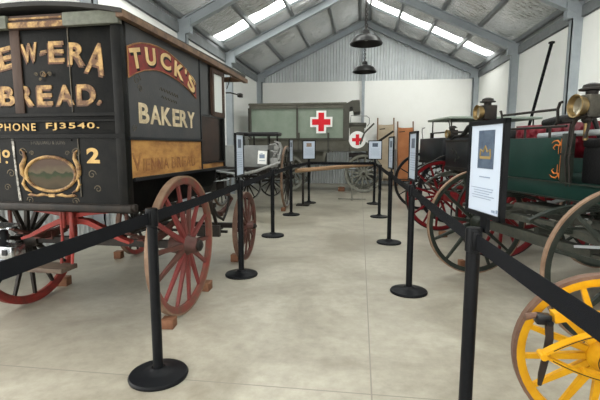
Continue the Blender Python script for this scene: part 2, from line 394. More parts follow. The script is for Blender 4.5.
for y0, y1, z0 in ((YF, DY0, 0), (DY1, YB, 0), (DY0, DY1, DZ)):
    fn, nu = corr((XL - .03, y0, 0), (XL - .03, y1, 0), z0, EAVE + .2, (1, 0, 0)); b.sheet(fn, nu, 1)
wl_ = b.build('wall_left', M_corr, None, ang=60); struct(wl_, 'corrugated left wall with white upper lining', 'wall')
wr_ = wall('wall_right', 'corrugated right wall with white upper lining', (XR, YF, 0), (XR, YB, 0), (-1, 0, 0))
wb_ = wall('wall_back', 'back gable wall, corrugated above white lining', (XL, YB, 0), (XR, YB, 0), (0, -1, 0), True)
def lining(name, c, d, par):
    b = MB(); b.box(c, d); b.build(name, M_white, par, label='white wall lining board')
zc, zh = (LZ0 + LZ1) / 2, LZ1 - LZ0
lining('wall_lining', (XL, (DY1 + YB) / 2, zc), (.03, YB - DY1, zh), wl_); lining('wall_lining', (XL, (YF + DY0) / 2, zc), (.03, DY0 - YF, zh), wl_); lining('wall_lining', (XL, (DY1 + DY0) / 2, (DZ + LZ1) / 2), (.03, DY1 - DY0, LZ1 - DZ), wl_)
lining('wall_lining', (XR - .0, (YF + YB) / 2, zc), (.03, YB - YF, zh), wr_)
lining('wall_lining', (CX, YB - .0, zc), (HW * 2, .03, zh), wb_)
# front wall with a wide doorway added unseen behind the viewpoint to let light in
b = MB()
for x0, x1, z0 in ((XL, CX - 3.7, 0), (CX + 3.7, XR, 0), (CX - 3.7, CX, 4.0), (CX, CX + 3.7, 4.0)):
    fn, nu = corr((x0, YF, 0), (x1, YF, 0), z0, lambda u, a=x0, c=x1: zroof(a + (c - a) * u), (0, 1, 0)); b.sheet(fn, nu, 1)
struct(b.build('wall_front', M_corr, None, ang=60), 'corrugated front wall around the open doorway added for light', 'wall')

# roof blankets, skylights in view and added ones
FR = [15.86, 12.1, 8.9, 5.7, 2.5, -.7, -3.9]
SKY_L = [(10.72, 11.52), (5.9, 6.9), (2.6, 3.6), (-1.2, -.2)]  # far strip is in view; nearer strips are added unseen to brighten the hall
SKY_R = [(13.75, 14.6), (6.4, 7.4), (2.6, 3.6), (-1.2, -.2)]  # likewise, all but the far strip added out of view for light
PUR = [0.16, 1.05, 2.0, 2.95, 3.86]
def roof_pt(sx, d, y, up=0.):
    return (CX + sx * d, y, RIDGE - SL * d + up)
def blanket(sx, skies):
    b = MB(); rnd = random.Random(3 + sx)
    ys = sorted([YF] + [v for p in skies for v in p] + [YB]); segs = []
    cur = YF
    for a, c in sorted(skies): segs.append((cur, a)); cur = c
    segs.append((cur, YB))
    ph = [rnd.uniform(0, 6) for _ in range(8)]
    for a, c in segs:
        ny = max(2, int((c - a) / .022)); nd = 40
        def fn(u, v):
            y = a + (c - a) * v; d = HW * u
            k = 0
            while k < len(PUR) - 2 and d > PUR[k + 1]: k += 1
            t = min(1, max(0, (d - PUR[k]) / (PUR[k + 1] - PUR[k])))
            sag = math.sin(PI * t)
            e = min(1, min(y - a, c - y) / .25) if (a, c) != (YF, YF) else 1
            wr = 1 - abs(math.sin(y * 21 + 1.6 * math.sin(d * 3.1 + k * 1.7 + ph[k]) + 1.3 * math.sin(y * 2.3 + ph[k + 1]) + .5 * math.sin(d * 11 + y * 3)))
            near = .55 + .45 * math.sin(y * 1.9 + ph[k] * 2)
            dz = .09 - sag * (.045 + .06 * wr * near) * (.35 + .65 * max(0, e))
            p = roof_pt(sx, d, y, dz); return p
        b.sheet(fn, nd, ny)
    return b.build('ceiling', M_foil, None, ang=180)
struct(blanket(-1, SKY_L), 'silver foil insulation under the left roof slope', 'ceiling')
struct(blanket(1, SKY_R), 'silver foil insulation under the right roof slope', 'ceiling')
# outer roof sheeting above the blankets with gaps for the skylights
def roofing(sx, skies):
    b = MB(); cur = YF - .3; segs = []
    for a, c in sorted(skies): segs.append((cur, a)); cur = c
    segs.append((cur, YB + .1))
    for a, c in segs:
        p = [roof_pt(sx, -.02 if sx > 0 else 0, a, .2), roof_pt(sx, HW + .15, a, .2), roof_pt(sx, HW + .15, c, .2), roof_pt(sx, 0, c, .2)]
        b.prism(p, (0, 0, .03))
    return b.build('roof', M_corr)
struct(roofing(-1, SKY_L), 'left slope of metal roof sheeting', 'roof'); struct(roofing(1, SKY_R), 'right slope of metal roof sheeting', 'roof')
k = 1
for sx, skies in ((-1, SKY_L), (1, SKY_R)):
    for a, c in skies:
        b = MB(); b.prism([roof_pt(sx, .12, a, .17), roof_pt(sx, HW - .14, a, .17), roof_pt(sx, HW - .14, c, .17), roof_pt(sx, .12, c, .17)], (0, 0, .012))
        struct(b.build('window_%d' % k, M_sky), 'translucent daylight strip in the roof slope, nearer ones added unseen for light', 'skylight'); k += 1
# portal frames: columns and rafters
for i, y in enumerate(FR):
    for sx in (-1, 1):
        x = CX + sx * (HW - .11); x2 = x
        b = MB(); b.box((x, y - .055, EAVE / 2 - .05), (.19, .02, EAVE - .05)); b.box((x, y + .055, EAVE / 2 - .05), (.19, .02, EAVE - .05)); b.box((x + sx * .06, y, EAVE / 2 - .05), (.02, .11, EAVE - .05)); b.box((x - sx * .085, y, EAVE / 2 - .05), (.02, .13, EAVE - .05))
        c_ = b.build('trim_column', M_steel); struct(c_, 'grey steel portal column', 'column')
        dn = .23
        b = MB()
        p0 = Vector(roof_pt(sx, HW - .02, y, -dn / 2)); p1 = Vector(roof_pt(sx, 0, y, -dn / 2))
        b.bar(p0, p1, .03, dn - .04)
        off = Vector((0, 0, dn / 2 - .012))
        b.bar(p0 + off, p1 + off, .15, .022); b.bar(p0 - off, p1 - off, .15, .022)
        b.box(Vector(roof_pt(sx, HW - .16, y, -dn / 2 - .06)), (.28, .14, .3)); 
        struct(b.build('trim_rafter', M_steel), 'grey steel roof rafter', 'rafter')
for sx in (-1, 1):
    for j, d in enumerate(PUR):
        b = MB()
        for up, w_ in ((.005, .07), (.125, .07)): b.bar(roof_pt(sx, d, YF, up), roof_pt(sx, d, YB - .05, up), w_, .012)
        b.bar(roof_pt(sx, d - .03, YF, .065), roof_pt(sx, d - .03, YB - .05, .065), .012, .12)
        struct(b.build('trim_purlin', M_steel_d), 'galvanised roof purlin', 'purlin')
    x = CX + sx * (HW - .03)
    b = MB(); b.box((x, (YF + YB) / 2, EAVE - .13), (.05, YB - YF, .2)); struct(b.build('trim_eave', M_steel_d), 'grey steel eave beam', 'beam')
b = MB(); b.box((CX - .02, YB - .07, 2.8), (.10, .10, 5.6)); struct(b.build('trim_column', M_steel), 'slim grey steel post in the middle of the back wall', 'column')

# ------------------------------------------------------------------ pendant lamps
def pendant(y, z, label, ztop):
    t = thing('pendant_lamp', label, 'lamp', (.06, y, z), 0, 'black pendant lamps under the ridge')
    b = MB(); b.lathe([(.225, 0), (.228, .012), (.215, .03), (.19, .075), (.15, .11), (.09, .13), (.05, .137), (.045, .19), (.03, .205), (0, .205)], None, 36)
    b.lathe([(.222, .004), (.205, .03), (.18, .07), (.14, .10), (.08, .12), (0, .122)], None, 36)
    b.build('lamp_shade', M_enamel, t)
    b = MB(); b.lathe([(0, .05), (.03, .055), (.042, .08), (.03, .11), (.02, .122)], None, 16); b.build('bulb', M_winglass, t)
    b = MB(); b.tube([(0, 0, .2), (0, 0, .25)], .012, 8)
    for k in range(7): b.lathe([(.018 + .006 * math.cos(q * PI / 3), .006 * math.sin(q * PI / 3)) for q in range(6)], axis((0, 0, .26 + k * .035), (1, 0, 0) if k % 2 else (0, 1, 0)), 10, close=True)
    b.tube([(0, 0, .49), (0, 0, ztop - z)], .008, 8); b.build('suspension_chain', M_iron, t)
pendant(6.2, 2.80, 'larger looking black dome pendant lamp, hanging higher in view under the ridge', 5.72)
pendant(8.3, 2.77, 'smaller looking black dome pendant lamp just below the bigger one', 5.72)

# ------------------------------------------------------------------ bakery van
V = thing('bakery_van', 'black horse drawn bakery van with gold lettering and red wheels', 'wagon', (-2.2, 3.27, 0), -2)
RY, SX_ = -.54, .66
# body shell: upper box, recessed lower box
b = MB()
b.box((0, .395, 1.70), (SX_ * 2, 1.87, 1.10), bev=.012)
b.box((0, .30, 1.05), (1.30, 1.64, .24), bev=.01)
b.build('body', M_vblack, V)
# rear lower panel and sill
b = MB(); b.box((0, RY + .01, 1.235), (1.32, .06, .47)); b.build('rear_panel', M_vblack, V)
b = MB(); b.box((0, RY - .01, .975), (1.40, .10, .05), bev=.01); b.tube([(-.72, RY - .03, .985), (.72, RY - .03, .985)], .02, 10); b.build('sill', M_iron, V)
b = MB(); b.box((0, RY - .012, 1.612), (1.34, .05, .022)); b.box((0, RY - .012, 1.572), (1.32, .03, .012)); b.box((0, RY - .014, 1.468), (1.34, .055, .026)); b.box((-.05, RY - .012, 1.44), (.62, .03, .012))
b.build('ledge_moulding', M_vblack, V)
for sx in (-1, 1):
    b = MB(); b.box((sx * .635, RY + .0, 1.60), (.075, .075, 1.28), bev=.012); b.build('corner_post', M_vblack, V)
b = MB(); b.box((.269, RY - .003, 1.92), (.006, .01, .58)); b.build('panel_seam', M_faint, V)
b = MB(); b.box((.309, RY - .022, 1.25), (.006, .012, .40)); b.build('panel_seam', M_faint, V)
b = MB(); b.strip([(-.205, RY - .024, 1.45), (-.20, RY - .024, 1.3), (-.192, RY - .024, 1.15), (-.18, RY - .024, 1.01)], [.02, .012, .014, .02], .006, (1, 0, 0)); b.build('chipped_edge', M_chip, V, label='white chipped paint edge')
b = MB(); b.box((-.137, RY - .006, 1.90), (.075, .014, .60), bev=.004); b.build('wooden_strap', M_wood_d, V)
# cornice under the roof
for cx_, cw_ in ((.475, .40), (-.42, .54)):
    b = MB(); b.box((cx_, RY - .035, 2.225), (cw_, .05, .085), bev=.006); b.build('cornice', M_cornice, V)
b = MB(); b.box((.06, RY - .02, 2.225), (.44, .03, .085)); b.build('cornice_inset', M_wood_d, V)
b = MB(); b.box((.06, RY - .038, 2.205), (.42, .012, .036)); b.box((.06, RY - .038, 2.245), (.40, .012, .012)); b.build('gilt_strip', M_gold, V)
b = MB()
pts_t = [(-.72 + 1.44 * i / 16, 2.262 + .075 * (1 - ((i - 8) / 8) ** 2)) for i in range(17)]
poly = [(x, RY - .09, z) for x, z in pts_t] + [(x, RY - .09, z - .028) for x, z in reversed(pts_t)]
b.prism(poly, (0, 2.62, 0)); b.build('roof', M_roofc, V)
for sx in (-1, 1):
    b = MB(); b.strip([(sx * .70, RY - .08, 2.235), (sx * .70, .6, 2.225), (sx * .70, 1.4, 2.215), (sx * .70, 2.07, 2.20)], .05, .045, (1, 0, 0))
    b.build('roof_trim', M_trim, V, label='worn brown timber edge of the roof')
b = MB(); b.box((0, 2.05, 2.225), (1.38, .03, .06)); b.build('roof_front_trim', M_trim, V)
# right hand side
S = SX_
b = MB(); b.box((S + .003, .085, 1.835), (.014, 1.19, .75)); b.build('side_panel', M_vgrey, V)
b = MB(); b.box((S + .003, .80, 1.78), (.012, .20, .84)); b.build('side_panel', M_vgrey, V)
b = MB()
b.box((S + .008, .07, 1.452), (.028, 1.22, .022)); b.box((S + .008, .69, 1.70), (.022, .016, 1.05)); b.box((S + .010, .01 + .42, 1.168), (.035, 1.86, .026)); b.box((S + .008, 1.0, 1.235), (.02, .64, .014)); b.box((S + .008, 1.0, 1.70), (.02, .64, .018))
b.build('side_moulding', M_cblack, V)
b = MB(); b.box((S + .003, .085, 1.31), (.014, 1.19, .265)); b.box((S + .003, 1.01, 1.205), (.014, .63, .055)); b.build('ochre_panel', M_vgold, V, label='worn ochre lettering band')
b = MB(); b.box((S + .004, .945, 1.465), (.012, .44, .44)); b.build('sliding_panel', M_dbrown, V, label='dark brown lower panel')
b = MB()
for y in (1.0, 1.30): b.box((S + .012, y, 1.94), (.03, .045, .48))
for z in (1.725, 2.16): b.box((S + .012, 1.15, z), (.03, .34, .05))
b.build('window_frame', M_wood_d, V)
b = MB(); b.box((S + .006, 1.15, 1.94), (.014, .27, .40)); b.build('window_pane', M_winglass, V)
b = MB(); b.box((S + .0, 1.31, 1.68), (.04, .05, 1.06), bev=.006); b.build('front_post', M_vblack, V)
b = MB(); b.tube([(S + .02, 1.38, 1.98), (S + .06, 1.42, 1.985), (S + .10, 1.60, 1.98)], .008, 8); b.box((S + .10, 1.64, 1.98), (.05, .07, .045), bev=.006); b.tube([(S - .02, 1.66, 2.2), (S + .0, 1.55, 2.12), (S + .02, 1.42, 2.03)], .006, 6); b.build('side_lamp', M_iron, V)
b = MB()
b.tube([(S - .02, 1.18, 1.13), (S + .03, 1.40, 1.10), (S + .02, 1.62, 1.08)], .01, 8); b.tube([(S - .02, .9, 1.03), (S, 1.5, 1.02)], .006, 6)
b.build('grab_rail', M_palebar, V)
# lower front toe board curve and side curtain of lower body
for sx in (-1, 1):
    b = MB(); b.prism([(sx * .60, -.5, .935), (sx * .60, .92, .935), (sx * .60, 1.02, 1.0), (sx * .60, 1.10, 1.16), (sx * .60, -.5, 1.16)], (sx * .05, 0, 0)); b.build('lower_side', M_vblack, V)
b = MB(); b.box((0, 1.60, 1.10), (1.24, .60, .03)); b.build('footboard', M_vblack, V)
# rear lettering: letter by letter on a shallow arch, shade behind gold
DR = .0
new_era = [('N', -.385, 1.975, .115, .14, 14), ('E', -.225, 2.005, .118, .145, 11), ('W', -.030, 2.034, .125, .125, 5), ('-', .077, 2.034, .05, .022, 10), ('E', .176, 2.033, .118, .137, -1), ('R', .330, 2.012, .13, .145, -5), ('A', .475, 1.978, .145, .20, -14)]
it, sh = [], []
for ch, x, z, w_, h_, rot in new_era:
    T = Matrix.Translation((x, RY - .005, z)) @ REAR @ Matrix.Rotation(R_(rot), 4, 'Z')
    it.append((ch, w_, h_, T, dict(bold=.025)))
    sh.append((ch, w_, h_, Matrix.Translation((-.012, .003, -.012)) @ T, dict(bold=.03)))
merged_letters('arched_lettering_shade', sh, M_gshade, V); merged_letters('arched_lettering', it, M_gold, V, 'faded gold arched lettering')
it, sh = [], []
for ch, x, w_ in (('B', -.235, .120), ('R', -.083, .120), ('E', .063, .120), ('A', .219, .138), ('D', .382, .14), ('.', .479, .03)):
    T = Matrix.Translation((x, RY - .005, 1.746 if ch != '.' else 1.694)) @ REAR
    it.append((ch, w_, .135 if ch != '.' else .026, T, dict(bold=.03))); sh.append((ch, w_, .135 if ch != '.' else .026, Matrix.Translation((-.012, .003, -.011)) @ T, dict(bold=.035)))
merged_letters('bread_lettering_shade', sh, M_gshade, V); merged_letters('bread_lettering', it, M_gold, V, 'worn gold block lettering')
merged_letters('phone_lettering', [('PHONE', .30, .052, Matrix.Translation((-.168, RY - .017, 1.531)) @ REAR, dict(bold=.012, spacing=1.25))], M_goldb, V, 'gold telephone word')
merged_letters('phone_lettering', [('FJ3540.', .407, .052, Matrix.Translation((.268, RY - .017, 1.533)) @ REAR, dict(bold=.012, spacing=1.15))], M_goldb, V, 'gold telephone number')
merged_letters('number_lettering', [('N', .10, .10, Matrix.Translation((-.37, RY - .020, 1.33)) @ REAR, dict(bold=.02))], M_goldb, V)
merged_letters('number_lettering', [('o', .062, .056, Matrix.Translation((-.271, RY - .020, 1.345)) @ REAR, dict(bold=.03)), ('.', .018, .018, Matrix.Translation((-.271, RY - .020, 1.285)) @ REAR, dict(bold=.03))], M_goldb, V)
merged_letters('number_lettering', [('2', .098, .105, Matrix.Translation((.414, RY - .020, 1.335)) @ REAR, dict(bold=.04))], M_goldb, V, 'gold number lettering')
merged_letters('maker_lettering', [('STODDARD & SONS', .27, .028, Matrix.Translation((.07, RY - .019, 1.425)) @ REAR, dict(bold=.0))], M_faint, V, 'very faint small lettering')
# oval painting in gilt scrolls
ox, oz = .078, 1.205
b = MB(); b.prism([(ox + .185 * math.cos(a * PI / 24), RY - .018, oz + .112 * math.sin(a * PI / 24)) for a in range(48)], (0, -.004, 0)); pt = b.build('oval_painting', M_paint, V)
b = MB(); ring = [(ox + .195 * math.cos(a * PI / 24), RY - .024, oz + .120 * math.sin(a * PI / 24)) for a in range(49)]
b.tube(ring, .0115, 8)
for sx in (-1, 1):
    b.tube([(ox + sx * x, RY - .024, oz + z) for x, z in ((.19, -.05), (.225, .0), (.222, .06), (.195, .11), (.20, .15), (.225, .17))], [.004, .016, .018, .013, .01, .003], 8)
    b.tube([(ox + sx * x, RY - .024, oz + z) for x, z in ((.03, -.15), (.08, -.145), (.12, -.155), (.17, -.148), (.195, -.15))], [.006, .013, .009, .013, .003], 8)
    b.tube([(ox + sx * x, RY - .024, oz + z) for x, z in ((.21, -.02), (.225, -.07), (.20, -.11), (.16, -.13))], [.004, .012, .011, .004], 8)
b.box((ox, RY - .024, oz - .15), (.05, .012, .022))
b.build('gilt_scroll_frame', M_gold, pt)
b = MB()
def curl(cx_, cz_, r0, sx=1, y=RY - .02, th=.0035):
    b.tube([(cx_ + sx * r0 * (1 - t / 16) * math.cos(t * .62), y, cz_ + r0 * (1 - t / 16) * math.sin(t * .62)) for t in range(14)], th, 6)
for sx in (-1, 1):
    curl(ox + sx * .215, oz + .15, .035, -sx); curl(ox + sx * .14, oz + .145, .018, sx); curl(ox + sx * .32, oz + .0, .033, sx); curl(ox + sx * .36, oz - .10, .028, -sx); curl(ox + sx * .18, oz - .19, .03, sx)
curl(.07, 1.885, .024); curl(.02, 1.885, .014, -1); curl(.125, 1.885, .016, -1); curl(.05, 1.852, .011)
b.build('painted_scrollwork', M_scroll, V)
b = MB(); b.lathe([(0, 0), (.016, 0), (.016, .004), (0, .004)], axis((.07, RY - .003, 1.885), (0, -1, 0)), 12); b.build('painted_rosette', M_gold, V)
# side lettering
BT = [(-.51, 2.055), (-.42, 2.092), (-.334, 2.118), (-.21, 2.138), (-.093, 2.145), (.04, 2.14), (.164, 2.121), (.30, 2.09), (.423, 2.05), (.52, 2.005), (.60, 1.955)]
BB = [(-.51, 1.855), (-.40, 1.905), (-.283, 1.942), (-.16, 1.963), (-.047, 1.97), (.10, 1.962), (.24, 1.941), (.35, 1.918), (.452, 1.89), (.53, 1.862), (.60, 1.83)]
def lerp_tab(T, x):
    for (a, p), (c, q) in zip(T, T[1:]):
        if x <= c: return p + (q - p) * (x - a) / (c - a)
    return T[-1][1]
b = MB(); nb = 26; top = []; bot = []
for i in range(nb + 1):
    u = i / nb; yy = -.505 + 1.10 * u
    top.append((S + .011, yy, lerp_tab(BT, yy))); bot.append((S + .011, yy, lerp_tab(BB, yy)))
b.prism(top + bot[::-1], (.004, 0, 0)); b.build('crimson_banner', M_banner, V)
b = MB(); b.tube([(p[0] + .004, p[1], p[2]) for p in top], .006, 6); b.tube([(p[0] + .004, p[1], p[2]) for p in bot], .004, 6); b.tube([(top[0][0] + .004, top[0][1], top[0][2]), (bot[0][0] + .004, bot[0][1], bot[0][2])], .005, 6); b.build('banner_outline', M_letfaint, V)
it, sh = [], []
for ch, y, w_, zc_, h_, rot in (('T', -.406, .14, 2.000, .135, 14), ('U', -.205, .145, 2.050, .125, 8), ('C', .025, .17, 2.060, .125, 0), ('K', .255, .17, 2.025, .125, -9), ("'", .385, .035, 2.045, .05, -12), ('S', .50, .15, 1.955, .135, -22)):
    T = Matrix.Translation((S + .016, y, zc_)) @ SIDE @ Matrix.Rotation(R_(rot), 4, 'Z')
    it.append((ch, w_, h_, T, dict(bold=.035))); sh.append((ch, w_, h_, Matrix.Translation((-.002, .014, -.016)) @ T, dict(bold=.04)))
merged_letters('name_lettering_shade', sh, M_vblack, V); merged_letters('name_lettering', it, M_creamT, V, 'yellow cream arched lettering')
merged_letters('bakery_lettering', [(ch, w_, .143, Matrix.Translation((S + .011, y, 1.632)) @ SIDE, dict(bold=.028)) for ch, y, w_ in (('B', -.325, .14), ('A', -.16, .165), ('K', .01, .16), ('E', .178, .125), ('R', .322, .145), ('Y', .475, .155))], M_cream, V, 'aged cream block lettering')
merged_letters('bread_band_lettering', [(ch, w_, .125 if ch == 'V' else .09, Matrix.Translation((S + .0105, y, 1.29 if ch == 'V' else 1.265)) @ SIDE, dict(bold=.01)) for ch, y, w_ in (('V', -.443, .13), ('I', -.355, .02), ('E', -.30, .06), ('N', -.215, .075), ('N', -.12, .075), ('A', -.02, .085))], M_letfaint, V, 'faded brown lettering on ochre')
merged_letters('bread_band_lettering', [(ch, w_, .09, Matrix.Translation((S + .0105, y, 1.265)) @ SIDE, dict(bold=.01)) for ch, y, w_ in (('B', .11, .075), ('R', .205, .08), ('E', .30, .07), ('A', .395, .09), ('D', .50, .08))], M_letfaint, V, 'faded brown lettering on ochre')
b = MB()
for cy_, cz_, r0, sx in ((-.40, 1.86, .05, 1), (-.46, 1.52, .03, 1), (-.36, 1.80, .03, -1)):
    b.tube([(S + .011, cy_ + sx * r0 * (1 - t / 16) * math.cos(t * .62), cz_ + r0 * (1 - t / 16) * math.sin(t * .62)) for t in range(14)], .003, 6)
for j in range(7): b.tube([(S + .011, -.08 + j * .045, 1.83 - .004 * j), (S + .011, -.06 + j * .045, 1.85 - .004 * j), (S + .011, -.045 + j * .045, 1.825 - .004 * j)], .0035, 6)
for j in range(6): b.tube([(S + .011, -.06 + j * .045, 1.775 - .004 * j), (S + .011, -.04 + j * .045, 1.79 - .004 * j), (S + .011, -.025 + j * .045, 1.77 - .004 * j)], .0035, 6)
b.build('painted_ornament', M_faint, V)
# running gear
def varied(name, a, c, rough=.55):
    m = mat(name, a, rough, col2=c, scale=9); nt = m.node_tree; N = nt.nodes; L = nt.links
    oi = N.new('ShaderNodeObjectInfo'); r = N.new('ShaderNodeValToRGB'); r.color_ramp.elements[0].color = (*a, 1); r.color_ramp.elements[1].color = (*c, 1)
    r.color_ramp.elements[0].position = .35; r.color_ramp.elements[1].position = .65
    L.new(oi.outputs['Random'], r.inputs[0])
    old = [n for n in N if n.type == 'VALTORGB'][0]; mx = N.new('ShaderNodeMixRGB'); mx.inputs[0].default_value = .62
    L.new(old.outputs[0], mx.inputs[1]); L.new(r.outputs[0], mx.inputs[2]); L.new(mx.outputs[0], N['Principled BSDF'].inputs['Base Color'])
    return m
M_spv = varied('mixed_red_and_brown_spokes', (.075, .042, .032), (.19, .033, .032))
WR = (M_redfade, M_redbr, M_tyre_tan, M_redbr); WL = (M_red, M_iron, M_red, M_iron)
M_hub = mat('dark_brown_hub', (.06, .034, .027), .55, col2=(.09, .04, .034), scale=12)
VW = (M_redfade, M_spv, M_tyre_tan, M_hub)
wheel(V, .578, .745, .08, VW, 14, (.05, .055), .014, (.095, .24), spoke=(.036, .026), out=1, phase=.3, tyre_label='worn tan tyre')
wheel(V, .578, -.72, .08, (M_red, M_iron, M_red, M_iron), 14, (.05, .055), .014, (.075, .22), spoke=(.036, .026), out=-1)
VF = (M_redbr, M_redbr, M_tyre_br, M_hub)
wheel(V, .42, .745, 1.80, VF, 12, (.045, .05), .012, (.065, .2), out=1)
wheel(V, .42, -.72, 1.80, (M_red, M_iron, M_tyre_br, M_iron), 12, (.045, .05), .012, (.065, .2), out=-1)
b = MB(); b.bar((-.72, .08, .578), (.72, .08, .578), .06, .06); b.build('rear_axle', M_iron, V)
b = MB(); b.bar((-.72, 1.80, .42), (.72, 1.80, .42), .055, .06); b.build('front_axle', M_iron, V)
# red transverse platform spring on a central clamp
cz = .875
b = MB()
for sg in (-1, 1):
    b.strip([(.07 + sg * x, -.36, z) for x, z in ((.0, cz), (.15, cz + .028), (.32, cz + .045), (.50, cz + .06))], .06, [.035, .03, .024, .018], (0, 1, 0))
    b.strip([(.07 + sg * x, -.34, z) for x, z in ((.0, cz - .03), (.12, cz - .045), (.25, cz - .10), (.38, cz - .165), (.46, cz - .19))], .06, [.04, .04, .034, .026, .018], (0, 1, 0))
b.build('transverse_spring', M_red, V)
b = MB(); b.box((.07, -.35, cz + .0), (.085, .11, .13), bev=.01); b.tube([(.10, -.42, cz + .08), (.10, -.42, cz - .06), (.115, -.46, .66)], .014, 8); b.tube([(.04, -.42, cz + .08), (.035, -.42, cz - .08)], .013, 8); b.build('spring_clamp', M_red, V)
for sg in (-1, 1):
    b = MB()
    for l in range(4):
        f = 1 - .2 * l
        b.strip([(sg * .50, .08 + .42 * u / 6 * f, .66 + .09 * (u / 6 * f) ** 2 - .016 * l) for u in range(-6, 7)], .05, .014, (1, 0, 0))
    b.box((sg * .5, .08, .62), (.07, .08, .07)); b.tube([(sg * .5, .5, .75), (sg * .5, .5, .93)], .014, 8); b.tube([(sg * .5, -.34, .75), (sg * .5, -.34, .93)], .014, 8)
    b.build('side_spring', M_redbr, V)
    ellipse_spring('front_spring', V, (sg * .42, 1.80, .70), .42, .14, M_redbr, leaves=3)
b = MB(); b.lathe([(.30, 0), (.34, 0), (.34, .03), (.30, .03)], Matrix.Translation((0, 1.80, .86)), 32, close=True); b.box((0, 1.80, .92), (1.0, .10, .10)); b.box((0, 1.8, .86), (.9, .08, .05)); b.bar((-.3, 1.2, .93), (-.3, 2.05, .90), .05, .05); b.bar((.3, 1.2, .93), (.3, 2.05, .90), .05, .05); b.build('turntable', M_iron, V)
b = MB(); b.bar((0, .08, .60), (0, 1.8, .60), .06, .06); b.tube([(.50, .95, .93), (.60, 1.05, .80), (.62, 1.12, .62), (.60, 1.2, .55)], .02, 8); b.bar((.45, 1.05, .5), (.7, 1.05, .5), .05, .12); b.tube([(.45, .08, .45), (.45, 1.8, .38)], .012, 8); b.tube([(-.4, .08, .45), (-.4, 1.8, .38)], .012, 8); b.build('perch_and_brake', M_iron, V)
b = MB()
for sx in (-1, 1):
    b.tube([(sx * .5, 1.05, .90), (sx * .54, 1.2, .80), (sx * .50, 1.42, .66), (sx * .46, 1.62, .56), (sx * .44, 1.8, .50)], .018, 8)
    b.tube([(sx * .42, 2.2, .88), (sx * .44, 2.08, .72), (sx * .46, 1.95, .58), (sx * .46, 1.8, .48)], .016, 8)
    b.tube([(sx * .3, 1.3, .86), (sx * .36, 1.5, .70), (sx * .3, 1.8, .62)], .014, 8)
b.bar((-.56, 1.30, .74), (.56, 1.30, .74), .05, .05); b.bar((-.5, 1.5, .40), (.62, 1.5, .40), .03, .03); b.bar((-.5, 2.05, .86), (.5, 2.05, .86), .05, .06)
b.build('front_ironwork', M_iron, V)
b = MB(); b.box((-.03, -.52, .515), (.34, .17, .035), bev=.005); b.build('rear_step', M_plank, V)
for x in (.025, .115):
    b = MB(); b.tube([(x, -.43, .93), (x, -.43, .72), (x, -.46, .52)], .011, 8); b.build('step_bracket', M_red, V)

# ------------------------------------------------------------------ timber chocks
def chock(x, y, d, deg, label):
    b = MB(); b.box((0, 0, d[2] / 2), d, bev=.005); o = b.build('wheel_chock', M_block); o.location = (x, y, 0); o.rotation_euler = (0, 0, R_(deg))
    tag(o, label, 'wheel chock', 'timber wheel chocks')
chock(-1.45, 2.99, (.10, .10, .075), 4, 'reddish timber block at the front of the tan-tyred van wheel')
chock(-1.475, 3.86, (.10, .12, .085), 0, 'reddish timber block behind the tan-tyred van wheel')
chock(-2.95, 3.80, (.11, .10, .09), 8, 'brown timber block by the bright red van wheel under the step plank')
chock(-2.985, 4.86, (.09, .10, .09), 5, 'brown timber block on the floor in front of the far small van wheel')
chock(-1.49, 4.92, (.09, .10, .09), 0, 'timber block by the small front van wheel beside the aisle')

# ------------------------------------------------------------------ chrome lantern at the far left edge
t = thing('carriage_lantern', 'chrome lantern with flat bright cap at the left edge before the red wheel', 'lantern', (-2.33, 2.36, 0))
b = MB(); b.box((.06, 0, .735), (.28, .12, .09), bev=.012); b.box((.06, 0, .68), (.30, .14, .02), bev=.006); b.build('lantern_body', M_chrome, t)
b = MB(); b.box((.03, -.062, .733), (.13, .012, .056)); b.box((.155, -.062, .742), (.032, .012, .036)); b.build('dark_pane', M_cblack, t)
b = MB(); b.lathe([(.045, .775), (.05, .80), (.05, .86), (.04, .875), (.04, .89)], Matrix.Translation((.07, 0, 0)), 20); b.build('chimney', M_cblack, t)
b = MB()
for k in range(8):
    a = k * PI / 4; b.lathe([(0, -.012), (.010, 0), (0, .012)], Matrix.Translation((.07 + .051 * math.cos(a), .051 * math.sin(a), .80 + .03 * (k % 2))), 8)
b.build('chimney_vent_stud', M_chrome, t)
b = MB(); b.lathe([(0, .915), (.06, .912), (.125, .897), (.128, .89), (.06, .885), (0, .885)], Matrix.Translation((.06, 0, 0)), 28); b.build('cap', M_chrome, t)
b = MB(); b.tube([(.0, 0, .68), (-.1, 0, .62), (-.22, 0, .60), (-.26, 0, .5), (-.26, 0, .02)], .016, 10); b.lathe([(.13, 0), (.13, .012), (.02, .03), (0, .03)], Matrix.Translation((-.26, 0, 0)), 20); b.build('bracket_stand', M_iron, t)

# ------------------------------------------------------------------ grey wagon behind the van
W = thing('grey_wagon', 'grey boxed wagon with black bench and white notice behind the bakery van', 'wagon', (-2.45, 9.6, 0), 0)
b = MB(); b.box((-.05, -.35, 1.19), (1.26, 1.3, .45), bev=.01); b.build('body', M_pgrey, W)
b = MB(); b.box((-.05, -.40, .93), (1.32, 1.3, .06)); b.box((-.05, -.95, .86), (1.2, .06, .10)); b.build('sill', M_iron, W)
b = MB(); b.box((.60, -1.02, 1.15), (.035, .06, .36)); b.build('dark_iron_edge', M_iron, W)
b = MB(); b.box((.465, -1.012, 1.165), (.19, .006, .27), Matrix.Rotation(R_(4), 3, 'Y')); nt_ = b.build('notice_sheet', M_signw, W)
b = MB(); b.box((.46, -1.017, 1.19), (.11, .004, .08)); b.box((.46, -1.017, 1.10), (.12, .004, .012)); b.box((.45, -1.017, 1.25), (.05, .004, .012)); b.build('notice_print', M_ink, nt_)
b = MB(); b.box((.35, -.80, 1.645), (.90, .40, .08), bev=.025); b.build('bench_cushion', M_leather, W)
b = MB()
